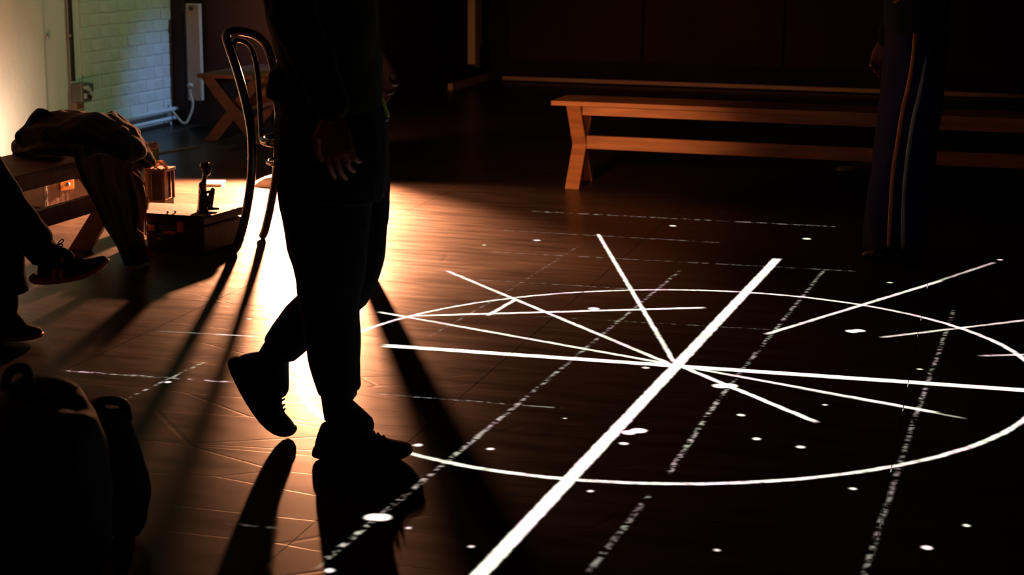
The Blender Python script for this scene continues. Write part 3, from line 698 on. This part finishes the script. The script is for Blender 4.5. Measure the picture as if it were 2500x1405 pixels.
rows = [(378, 175, 345), (410, 185, 350), (450, 200, 340), (490, 218, 352), (530, 240, 354), (570, 258, 350), (610, 285, 352), (650, 305, 362), (668, 312, 372)]
vs = []; fs = []; nc = 28
sp_ = spline(rows, 3)
yk = 5.66
for i, (v, a, b) in enumerate(sp_):
    for j in range(nc+1):
        s = j/nc; u = a+(b-a)*s; fy = .012*noise.noise(Vector((s*5.5, i*.09, 3)))+.007*noise.noise(Vector((s*12, i*.13, 7)))
        q = atx(u, v, -3.185+fy+.0007*(v-400)*.25); q.z = max(q.z, .012); vs.append(q)
n_ = nc+1; R_ = len(sp_); back = []
for q in vs[:]: back.append(q+Vector((-.016, 0, 0)))
mb = MB(); fs = []
for i in range(R_-1):
    for j in range(nc):
        q = i*n_+j; fs.append((q, q+1, q+n_+1, q+n_)); fs.append((q+R_*n_, q+R_*n_+n_, q+R_*n_+n_+1, q+R_*n_+1))
for i in range(R_-1):
    for j in (0, nc): q = i*n_+j; fs.append((q, q+n_, q+n_+R_*n_, q+R_*n_))
for j in range(nc):
    for i in (0, R_-1): q = i*n_+j; fs.append((q, q+1, q+1+R_*n_, q+R_*n_))
mb.add(vs+back, fs); mb.build('coat_cloth', 'coat', t, True)
for pts in ([(355, 500), (352, 560), (354, 592), (332, 578)], [(330, 432), (342, 448), (350, 470)], [(318, 440), (340, 455), (352, 480)]):
    MB().tube([atx(u, v, -3.14) for u, v in pts], .0028, side=(0, 1, 0), n=6).build('drawstring', 'rope', t, True)

# ------------------------------------------------------------------ shoes
def shoe(parent, mw, spine, Lw=.29, upper='shoe', solem='sole', stripe=None, bow=True, bs=.62):
    """spine: points (x,z) along the underside from heel to toe in mw's frame; y is the width"""
    sp = spline(spine, 8); d = [0]
    for i in range(1, len(sp)): d.append(d[-1]+np.hypot(*(sp[i]-sp[i-1])))
    tot = d[-1]; k = tot/.28
    def at(tv):
        x = np.interp(tv*tot, d, [q[0] for q in sp]); z = np.interp(tv*tot, d, [q[1] for q in sp])
        e = .02; xa = np.interp(max(0, tv-e)*tot, d, [q[0] for q in sp]); za = np.interp(max(0, tv-e)*tot, d, [q[1] for q in sp])
        xb = np.interp(min(1, tv+e)*tot, d, [q[0] for q in sp]); zb2 = np.interp(min(1, tv+e)*tot, d, [q[1] for q in sp])
        tt = Vector((xb-xa, 0, zb2-za)).normalized(); return Vector((x, 0, z)), tt, Vector((-tt.z, 0, tt.x))
    def loft(st, nseg=20):
        vs = []; fs = []
        for (tv, lo, hi, hw, flat) in st:
            p, tt, up = at(tv)
            for j in range(nseg):
                a = 2*math.pi*j/nseg; ca, sa = math.cos(a), math.sin(a)
                yy = hw*math.copysign(abs(ca)**flat, ca)*k; zz = (lo+hi)/2+(hi-lo)/2*math.copysign(abs(sa)**.8, sa)
                narrow = 1-.35*max(0, sa) if flat > .7 else 1
                vs.append(p+up*zz*k+Vector((0, yy*narrow, 0)))
        m_ = len(st)
        for i in range(m_-1):
            for j in range(nseg): fs.append((i*nseg+j, i*nseg+(j+1) % nseg, (i+1)*nseg+(j+1) % nseg, (i+1)*nseg+j))
        fs += [tuple(range(nseg))[::-1], tuple((m_-1)*nseg+j for j in range(nseg))]
        return MB().add(vs, fs)
    up_st = [(.015, .03, .045, .012, .9), (.03, .02, .085, .024, .9), (.07, .015, .1, .031, .9), (.15, .012, .103, .034, .85), (.27, .012, .112, .036, .85), (.36, .012, .118, .036, .85), (.42, .012, .105, .036, .85),
             (.5, .012, .088, .038, .85), (.6, .012, .07, .042, .8), (.7, .012, .058, .045, .8), (.8, .012, .05, .045, .8), (.9, .012, .044, .038, .8), (.96, .014, .036, .026, .8), (.99, .018, .028, .012, .8)]
    root = loft(up_st).build('shoe', upper, parent, True, sub=1, xf=mw)
    so_st = [(.0, .006, .024, .014, .6), (.02, .001, .03, .03, .6), (.1, 0, .028, .037, .6), (.3, 0, .026, .036, .6), (.5, 0, .024, .04, .6), (.7, 0, .022, .048, .6), (.85, .0, .021, .046, .6), (.95, .003, .021, .034, .6), (1.0, .008, .02, .016, .6)]
    loft(so_st).build('sole', solem, root, True, sub=1, xf=mw)
    mb = MB()
    for i in range(5):
        tv = .45+i*.055; p, tt, up = at(tv); h = float(np.interp(tv, [.42, .5, .6, .7, .8], [.105, .088, .07, .058, .05]))*k
        mb.tube([p+up*(h-.012)+Vector((0, -.026, 0)), p+up*(h+.003)+tt*.006, p+up*(h-.012)+tt*.01+Vector((0, .026, 0))], .0028, side=(0, 1, 0), n=6)
    if bow:
        p, tt, up = at(.44); c = p+up*(.112*k)
        mb.tube([Vector(q) for q in spline([c, c+tt*.015*bs+up*.012*bs+Vector((0, -.01, 0)), c+tt*.034*bs+up*.008*bs+Vector((0, -.018, 0)), c+tt*.03*bs-up*.002*bs+Vector((0, -.014, 0)), c], 5)], .0018, n=6)
        mb.tube([Vector(q) for q in spline([c, c+tt*.008*bs+up*.018*bs+Vector((0, .01, 0)), c+tt*.024*bs+up*.024*bs+Vector((0, .02, 0)), c+tt*.022*bs+up*.012*bs+Vector((0, .02, 0)), c], 5)], .0018, n=6)
        mb.tube([Vector(q) for q in spline([c, c+tt*.01*bs+up*.01*bs, c+tt*.022*bs+up*.014*bs+Vector((0, -.01, 0))], 5)], .0015, n=6)
    mb.build('laces', 'lace', root, True, xf=mw)
    if bow:
        p, tt, up = at(.38)
        MB().box(p+up*.118*k, (.012, .045, .03), Matrix.Rotation(-math.atan2(tt.z, tt.x)-.5, 3, 'Y')).build('tongue', upper, root, True, bevel=.004, xf=mw)
    if stripe:
        for i in range(2):
            tv = .36+i*.085; p, tt, up = at(tv); p2 = at(tv+.05)[0]; 
            for s in (-1,):
                MB().tube([p+up*.022*k+Vector((0, s*.0375*k, 0)), p2+up*.075*k+Vector((0, s*.029*k, 0))], [(.006, .0025), (.006, .0025)], side=(0, 1, 0), n=8).build('side_stripe', stripe, root, True, xf=mw)
    return root

# ------------------------------------------------------------------ people
def hand(mb, w, d, n, curl=.25, s=1.0, thumb=1, L=1.0):
    """w wrist, d pointing direction, n palm normal, thumb side = thumb * d x n"""
    d = Vector(d).normalized(); n = Vector(n); n = (n-d*n.dot(d)).normalized(); sd = d.cross(n)*thumb; w = Vector(w)
    k = L
    mb.tube([w-d*.01, w+d*.03*k, w+d*.06*k, w+d*.092*k], [(.015, .026), (.016, .036), (.014, .041), (.011, .040)], side=sd, n=12)
    for i, (o, l) in enumerate(((.032, .074), (.0108, .084), (-.0108, .078), (-.031, .060))):
        b = w+d*(.088-.004*abs(i-1))*k+sd*o; fd_ = (d+sd*o*.9).normalized(); c = curl*(1+.25*i); pts = [b-d*.015]; p_ = b; ang = c*.4
        pts.append(b)
        for seg in (.46, .30, .24):
            dv = fd_*math.cos(ang)+n*math.sin(ang); p_ = p_+dv*l*k*seg; pts.append(p_); ang += c
        mb.tube(pts, [.009, .009, .0085, .0078, .0068], side=sd, n=10)
    b = w+d*.028*k+sd*.03; t1 = b+(d*.7+sd*.75+n*.35).normalized()*.04*k; t2 = t1+(d*.95+sd*.25+n*.4).normalized()*.032*k; t3 = t2+(d+n*.4).normalized()*.025*k
    mb.tube([w+d*.015+sd*.012, b, t1, t2, t3], [.014, .0135, .011, .010, .008], side=n, n=10)
def head(mb, c, fx, up=(0, 0, 1)):
    """c centre of the head; fx face direction"""
    fx = Vector(fx).normalized(); up = Vector(up); up = (up-fx*up.dot(fx)).normalized(); sd = up.cross(fx)
    def q(x, y, z): return c+fx*x+sd*y+up*z
    R_ = Matrix((fx, sd, up)).transposed()
    def blob(cn, r, n=16):
        b = MB().ball((0, 0, 0), r, n); mb.add([q(*cn)+R_ @ Vector(v) for v in b.v], b.f)
    blob((-.012, 0, .035), (.098, .076, .085), 20); blob((.02, 0, -.03), (.068, .06, .085)); blob((.045, 0, -.085), (.032, .034, .026))
    blob((.078, 0, .012), (.02, .045, .012)); blob((.098, 0, -.022), (.018, .012, .016)); blob((.09, 0, -.002), (.014, .008, .024))
    blob((.082, 0, -.052), (.013, .024, .006)); blob((.08, 0, -.062), (.013, .02, .006))
    for s in (-1, 1):
        blob((-.01, s*.076, -.005), (.017, .009, .03)); blob((.062, s*.03, -.03), (.02, .02, .02)); blob((.077, s*.031, .0), (.012, .013, .008))
def person(root, mw, J, face, voxel=.0045, hair='hair'):
    mb = MB(); T = lambda *a, **k: mb.tube(*a, **k)
    hp = (J['hipn']+J['hipf'])/2; ch = J['chest']; nk = J['neck']; hd = J['head']
    T([hp-Vector((0, 0, .04)), hp+(ch-hp)*.35, ch, nk-Vector((0, 0, .05))], [(.1, .155), (.095, .135), (.11, .16), (.07, .12)], side=(0, 1, 0), n=18)
    T([nk-Vector((0, 0, .08)), nk, hd-Vector((0, 0, .05))], [.062, .056, .058], n=14)
    head(mb, hd, face)
    for s in 'nf':
        T([J['sh'+s], J['el'+s], J['wr'+s]], [.052, .04, .027], n=12)
        T([J['hip'+s], J['hip'+s].lerp(J['kn'+s], .5), J['kn'+s], J['kn'+s].lerp(J['an'+s], .35), J['an'+s]], [.08, .066, .048, .046, .034], n=14)
        hand(mb, J['wr'+s], J['hd'+s][0], J['hd'+s][1], J['hd'+s][2], thumb=J['hd'+s][3])
        # foot inside the shoe
        T([J['an'+s], J['an'+s].lerp(J['toe'+s], .35)], [(.03, .026), (.022, .024)], n=10)
    b = remesh(mb, 'body', 'skin', root, voxel, 5, xf=mw)
    for s in 'nf':
        a = J['an'+s]; k_ = J['kn'+s]
        MB().tube([a.lerp(k_, .32), a.lerp(k_, .12), a, a.lerp(J['toe'+s], .45)], [(.052, .05), (.046, .043), (.044, .040), (.033, .032)], side=(0, 1, 0), n=18).build('sock', 'sockcloth', root, True, xf=mw)
    hm = MB(); fx = Vector(face).normalized(); c = hd
    hm.ball(c-fx*.022+Vector((0, 0, .045)), (.104, .085, .085), 20); hm.ball(c-fx*.055+Vector((0, 0, -.01)), (.062, .078, .085), 16)
    h = remesh(hm, 'hair', hair, root, .007, 3, wrinkle=.006, wscale=25, xf=mw, keep=None)
    return b
# ---- person 1: standing, silhouetted
org = atz(840, 1112); org.z = 0
mw1, p1 = local(org)
t = empty('person', org, 'person standing in silhouette in olive jacket and black trousers, one heel raised', 'person')
dn_, df_ = -.05, .13
J = dict(hipn=p1(800, 300, -.07), hipf=p1(805, 300, .08), knn=p1(830, 690, dn_), knf=p1(838, 680, df_), ann=p1(832, 1010, dn_), anf=p1(668, 890, df_),
         toen=p1(960, 1090, dn_), toef=p1(695, 1040, df_), chest=p1(772, 0, 0)+Vector((0, 0, .14)), neck=Vector((p1(780, 0).x, 0, 1.47)), head=Vector((p1(800, 0).x+.02, 0, 1.62)),
         shn=Vector((p1(765, 0).x, -.18, 1.38)), shf=Vector((p1(770, 0).x, .18, 1.38)), eln=Vector((p1(765, 0).x-.03, -.25, 1.11)), elf=Vector((p1(800, 0).x, .23, 1.10)),
         wrn=p1(803, 285, -.235), wrf=p1(900, 130, .19), hdn=((.16, -.05, -1), (.3, .9, 0), .35, -1), hdf=((.35, -.1, -.75), (-.4, -.6, 0), .75, 1))
person(t, mw1, J, (1, 0, -.25), voxel=.004)
def prof(mb, rows, dy, b0, b1=None, horizontal=True, n=20):
    """rows (v, uL, uR) silhouettes -> stacked elliptical rings"""
    path = []; rad = []
    for i, (v, a, b) in enumerate(rows):
        A = p_(a, v, dy); B = p_(b, v, dy); path.append((A+B)/2); f_ = i/(len(rows)-1); bb = b0 if b1 is None else b0+(b1-b0)*f_
        rad.append(((B.x-A.x)/2, bb))
    sm = spline([(*q, r[0], r[1]) for q, r in zip(path, rad)], 3)
    mb.tube([Vector(q[:3]) for q in sm], [(q[3], q[4]) for q in sm], side=(0, 1, 0), n=n, dome=False)
p_ = p1
mb = MB()
prof(mb, [(215, 690, 905), (260, 668, 925), (300, 662, 936), (360, 663, 944), (430, 667, 946), (480, 672, 935)], 0.0, .175)
prof(mb, [(400, 668, 900), (480, 670, 905), (580, 690, 900), (660, 712, 892), (715, 722, 884), (755, 732, 881), (850, 750, 884), (900, 762, 886), (963, 782, 889)], dn_, .105, .075)
prof(mb, [(380, 690, 944), (480, 720, 948), (560, 745, 946), (620, 760, 940), (690, 768, 921), (735, 775, 897)], df_, .10, .08)
e0, e1, e2, e3 = (p1(848, 700, df_), p1(790, 758, df_), p1(738, 800, df_), p1(684, 866, df_))
mb.tube([e0, e1, e2, e3], [(.073, .07), (.069, .068), (.06, .065), (.050, .058)], side=(0, 1, 0), n=18, dome=False)
remesh(mb, 'trousers', 'trouser', t, .0055, 3, wrinkle=.004, wscale=12, wst=(1, 1, .8), xf=mw1)
mb = MB()
prof(mb, [(-300, 665, 895), (-200, 640, 905), (-90, 632, 905), (0, 632, 907), (60, 642, 912), (110, 656, 917), (160, 668, 922), (205, 662, 925), (240, 658, 928), (285, 670, 932)], 0, .19, .185, n=28)
sh = Vector((p1(775, 0).x, 0, 1.40)); mb.tube([sh-Vector((0, 0, .1)), sh, sh+Vector((0, 0, .06))], [(.115, .2), (.1, .185), (.06, .08)], side=(0, 1, 0), n=24)
mb.tube([J['shn'], J['eln'], J['wrn']+Vector((0, 0, .02))], [(.066, .066), (.058, .056), (.045, .042)], side=(0, 1, 0), n=16)
mb.tube([J['shf'], J['elf'], J['wrf']-Vector((.01, 0, -.01))], [(.066, .066), (.058, .056), (.042, .042)], side=(0, 1, 0), n=16)
mb.tube([p1(672, 190), p1(668, 230)], [(.022, .14), (.026, .15)], side=(0, 1, 0), n=16)
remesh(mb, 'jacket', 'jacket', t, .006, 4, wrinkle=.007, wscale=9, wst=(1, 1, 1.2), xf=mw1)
for nm, pts, dy, r in (('hem_cord', [(919, 236), (928, 262), (938, 288)], -.02, .006), ('drawcord', [(772, 150), (781, 180), (788, 208)], -.215, .0045)):
    MB().tube([p1(u, v, dy) for u, v in pts], r, n=8).build(nm, 'lime', t, True, xf=mw1)
MB().ball(p1(934, 297, -.02), .008, 12).build('cord_toggle', 'greybead', t, True, xf=mw1)
# shoes of person 1
b0 = p1(772, 1112, dn_); b1 = p1(1020, 1112, dn_)
shoe(t, mw1 @ Matrix.Translation((0, dn_, 0)), [(b0.x-.004, .004), (b0.x+.03, 0), ((b0.x+b1.x)/2, 0), (b1.x-.05, 0), (b1.x+.0, .012)])
sp2 = [p1(u, v, df_) for u, v in ((556, 892), (580, 945), (618, 1008), (655, 1052), (690, 1072), (722, 1074), (738, 1068))]
zmin = min(q.z for q in sp2)
shoe(t, mw1 @ Matrix.Translation((0, df_, -min(0, zmin)+.0)), [(q.x, q.z) for q in sp2], bow=False)

# ---- person 2: far right, in dark striped trousers
org = atz(2185, 604); org.z = 0
mw2, p2 = local(org)
t = empty('person', org, 'person at far right in navy trousers with orange and grey side stripes', 'person')
X = lambda u, v=300: p2(u, v).x
J = dict(hipn=p2(2215, 130, -.06), hipf=p2(2215, 130, .06), knn=p2(2195, 360, -.06), knf=p2(2185, 360, .06), ann=p2(2190, 560, -.08), anf=p2(2165, 560, .09),
         toen=p2(2110, 592, -.08), toef=p2(2080, 590, .09), chest=Vector((X(2225), 0, 1.25)), neck=Vector((X(2222), 0, 1.48)), head=Vector((X(2215), 0, 1.62)),
         shn=Vector((X(2225), -.19, 1.38)), shf=Vector((X(2225), .19, 1.38)), eln=Vector((X(2250), -.26, 1.1)), elf=Vector((X(2215), .24, 1.1)),
         wrn=Vector((X(2165), -.12, 1.16)), wrf=p2(2150, 80, .2), hdn=((0, 0, -1), (0, 1, 0), .4, 1), hdf=((-.25, 0, -1), (0, -1, 0), .4, -1))
person(t, mw2, J, (-1, 0, -.1), voxel=.006)
p_ = p2
mb = MB()
prof(mb, [(20, 2152, 2292), (100, 2148, 2295), (180, 2143, 2292), (250, 2140, 2288), (330, 2128, 2280), (420, 2116, 2268), (500, 2110, 2262), (588, 2108, 2260)], -.0, .17, .15, n=24)
remesh(mb, 'trousers', 'trackpants', t, .008, 4, wrinkle=.01, wscale=7, wst=(1, 1, .6), xf=mw2)
mb = MB()
prof(mb, [(-330, 2165, 2285), (-200, 2140, 2300), (-60, 2145, 2300), (60, 2150, 2298)], 0, .19, .18, n=24)
mb.tube([J['shn'], J['eln'], J['wrn']], [.064, .056, .042], n=14); mb.tube([J['shf'], J['elf'], J['wrf']], [.064, .056, .042], n=14)
remesh(mb, 'jumper', 'trouser', t, .008, 4, wrinkle=.008, wscale=8, xf=mw2)
def on_ellipse(rows, pts, mw, b, m, nm):
    # a tape following the near face of the trouser tube
    path = []
    for u, v in pts:
        r = [np.interp(v, [q[0] for q in rows], [q[k] for q in rows]) for k in (1, 2)]; c = (r[0]+r[1])/2; s = (u-c)/((r[1]-r[0])/2); s = max(-.97, min(.97, s))
        dy = -b*math.sqrt(1-s*s)-.003; path.append(p_(u, v, dy))
    path = [Vector(q) for q in spline(path, 4)]
    MB().tube(path, [(.0085, .006)]*len(path), side=(0, 1, 0), n=8, dome=False).build(nm, m, t, True, xf=mw)
rows2 = [(20, 2152, 2292), (180, 2143, 2292), (330, 2128, 2280), (500, 2110, 2262), (588, 2108, 2260)]
on_ellipse(rows2, [(2222, 62), (2218, 120), (2208, 190), (2195, 250), (2184, 330), (2175, 400), (2170, 500), (2168, 585)], mw2, .17, 'stripeA', 'side_stripe')
on_ellipse(rows2, [(2251, 90), (2246, 140), (2237, 200), (2222, 270), (2212, 340), (2206, 400), (2202, 470), (2202, 588)], mw2, .17, 'stripeB', 'side_stripe')
for (dy, u) in ((-.09, 2130), (.08, 2160)):
    a = p2(u+70, 604, dy).x; b = p2(u-28, 604, dy).x
    Mx = mw2 @ Matrix.Translation((0, dy, 0)) @ Matrix.Rotation(math.pi, 4, 'Z')
    shoe(t, Mx, [(-a, 0), (-(a+b)/2, 0), (-b, .006)], upper='paleshoe' if dy < 0 else 'shoe', bow=False)

# ---- person 3: seated on the left bench, only the lower legs in the picture
org = atz(50, 872); org.z = 0
mw3, p3 = local(org)
t = empty('person', org, 'person seated on the left bench with crossed legs, in black trousers and red-soled trainers', 'person')
hipx = p3(-330, 560).x
J = dict(hipn=Vector((hipx, -.08, .54)), hipf=Vector((hipx, .1, .54)), knn=p3(-50, 445, -.02), knf=p3(-20, 520, .1), ann=p3(95, 640, -.02), anf=p3(15, 805, .08),
         toen=p3(230, 672, -.02), toef=p3(90, 860, .08), chest=Vector((hipx-.02, 0, .98)), neck=Vector((hipx+.02, 0, 1.2)), head=Vector((hipx+.04, 0, 1.35)),
         shn=Vector((hipx, -.18, 1.1)), shf=Vector((hipx, .18, 1.1)), eln=Vector((hipx+.06, -.25, .84)), elf=Vector((hipx+.06, .25, .84)),
         wrn=Vector((hipx+.27, -.14, .72)), wrf=Vector((hipx+.27, .14, .76)), hdn=((.8, .5, -.1), (0, 0, -1), .3, 1), hdf=((.8, -.5, -.1), (0, 0, -1), .3, -1))
person(t, mw3, J, (1, 0, -.3), voxel=.006)
mb = MB()
mb.tube([J['hipn']-Vector((.03, -.08, -.02)), J['hipn']+Vector((.06, .08, .0))], [(.15, .18), (.13, .17)], side=(0, 1, 0), n=20)
mb.tube([J['hipn'], J['knn'], ], [.095, .075], side=(0, 1, 0)); mb.tube([J['hipf'], J['knf']], [.095, .075], side=(0, 1, 0))
mb.tube([J['knn'], J['knn'].lerp(J['ann'], .5), p3(85, 605, -.02)], [(.075, .07), (.063, .065), (.052, .055)], side=(0, 1, 0), n=18)
mb.tube([J['knf'], p3(15, 640, .08), p3(18, 700, .08), p3(27, 742, .08)], [(.075, .07), (.06, .065), (.057, .065), (.058, .065)], side=(0, 1, 0), n=18, dome=False)
remesh(mb, 'trousers', 'trouser', t, .007, 4, wrinkle=.008, wscale=10, xf=mw3)
mb = MB()
mb.tube([Vector((hipx, 0, .5)), Vector((hipx-.01, 0, .8)), Vector((hipx, 0, 1.05)), Vector((hipx+.02, 0, 1.16))], [(.14, .19), (.12, .17), (.13, .2), (.07, .09)], side=(0, 1, 0), n=24)
for s in 'nf': mb.tube([J['sh'+s], J['el'+s], J['wr'+s]], [.064, .055, .042], n=14)
remesh(mb, 'jumper', 'jacket', t, .008, 4, wrinkle=.008, wscale=9, xf=mw3)
a3 = [p3(u, v, -.02) for u, v in ((68, 700), (90, 719), (180, 708), (235, 690), (272, 662))]
shoe(t, mw3 @ Matrix.Translation((0, -.02, 0)), [(q.x, q.z) for q in a3], solem='redsole', stripe='redstripe')
xa = p3(-95, 872, .08).x; xb = p3(112, 872, .08).x
shoe(t, mw3 @ Matrix.Translation((0, .08, 0)), [(xa, 0), ((xa+xb)/2, 0), (xb, .01)], solem='redsole')
# pale shoe lying in the dark under the right bench
c = atz(2090, 410); t = empty('pale_shoe', c, 'single pale shoe on the dark floor below the right bench', 'shoe')
shoe(t, Matrix.Translation(c) @ Matrix.Rotation(AZ+math.pi, 4, 'Z'), [(-.13, 0), (0, 0), (.13, .006)], upper='paleshoe', solem='sole', bow=False)

# ------------------------------------------------------------------ dark bags in the near left corner
def bag(name, label, org, rows, depth, strap, tagpx=None):
    global p_
    org = Vector(org); org.z = 0; mw, pp = local(org); p_ = pp
    t = empty(name, org, label, 'bag'); mb = MB(); prof(mb, rows, 0, depth, n=24)
    zl = pp((rows[-1][1]+rows[-1][2])/2, rows[-1][0]).z; mb.tube([pp(rows[-1][1]+60, rows[-1][0]), pp(rows[-1][2]-60, rows[-1][0])], .05, side=(0, 1, 0), n=12)
    zs = min(v[2] for v in mb.v); mb.v = [(v[0], v[1], v[2]-zs) for v in mb.v]
    b = remesh(mb, 'bag_body', 'nylon', t, .008, 4, wrinkle=.012, wscale=8, wst=(1, 1, 1), xf=mw)
    MB().tube([Vector(q) for q in spline([pp(u, v, dy)-Vector((0, 0, zs)) for u, v, dy in strap], 5)], [(.010, .016)]*((len(strap)-1)*5+1), side=(0, 1, 0), n=8).build('carry_handle', 'nylon', t, True, xf=mw)
    if tagpx: 
        q = pp(*tagpx, -depth-.006)-Vector((0, 0, zs)); MB().box(q, (.028, .008, .045)).build('red_tag', 'redtag', t, bevel=.003, xf=mw)
    return t
bag('backpack', 'black backpack with loop handle in the near left corner', atz(90, 1500), [(1030, 40, 215), (1060, 0, 240), (1130, -30, 262), (1250, -50, 275), (1380, -55, 285), (1480, -40, 275)], .12,
    [(30, 1060, 0), (22, 1000, 0), (40, 968, 0), (70, 968, 0), (80, 1000, 0), (75, 1050, 0)])
bag('shoulder_bag', 'black shoulder bag with small red tag right of the near left backpack', atz(285, 1330), [(1055, 215, 315), (1090, 200, 330), (1160, 195, 350), (1230, 200, 372), (1290, 210, 388), (1320, 230, 380)], .07,
    [(230, 1090, 0), (245, 1052, 0), (280, 1042, 0), (312, 1052, 0), (322, 1085, 0)], (243, 1132))
print('bricks', nb, 'sheets', k)
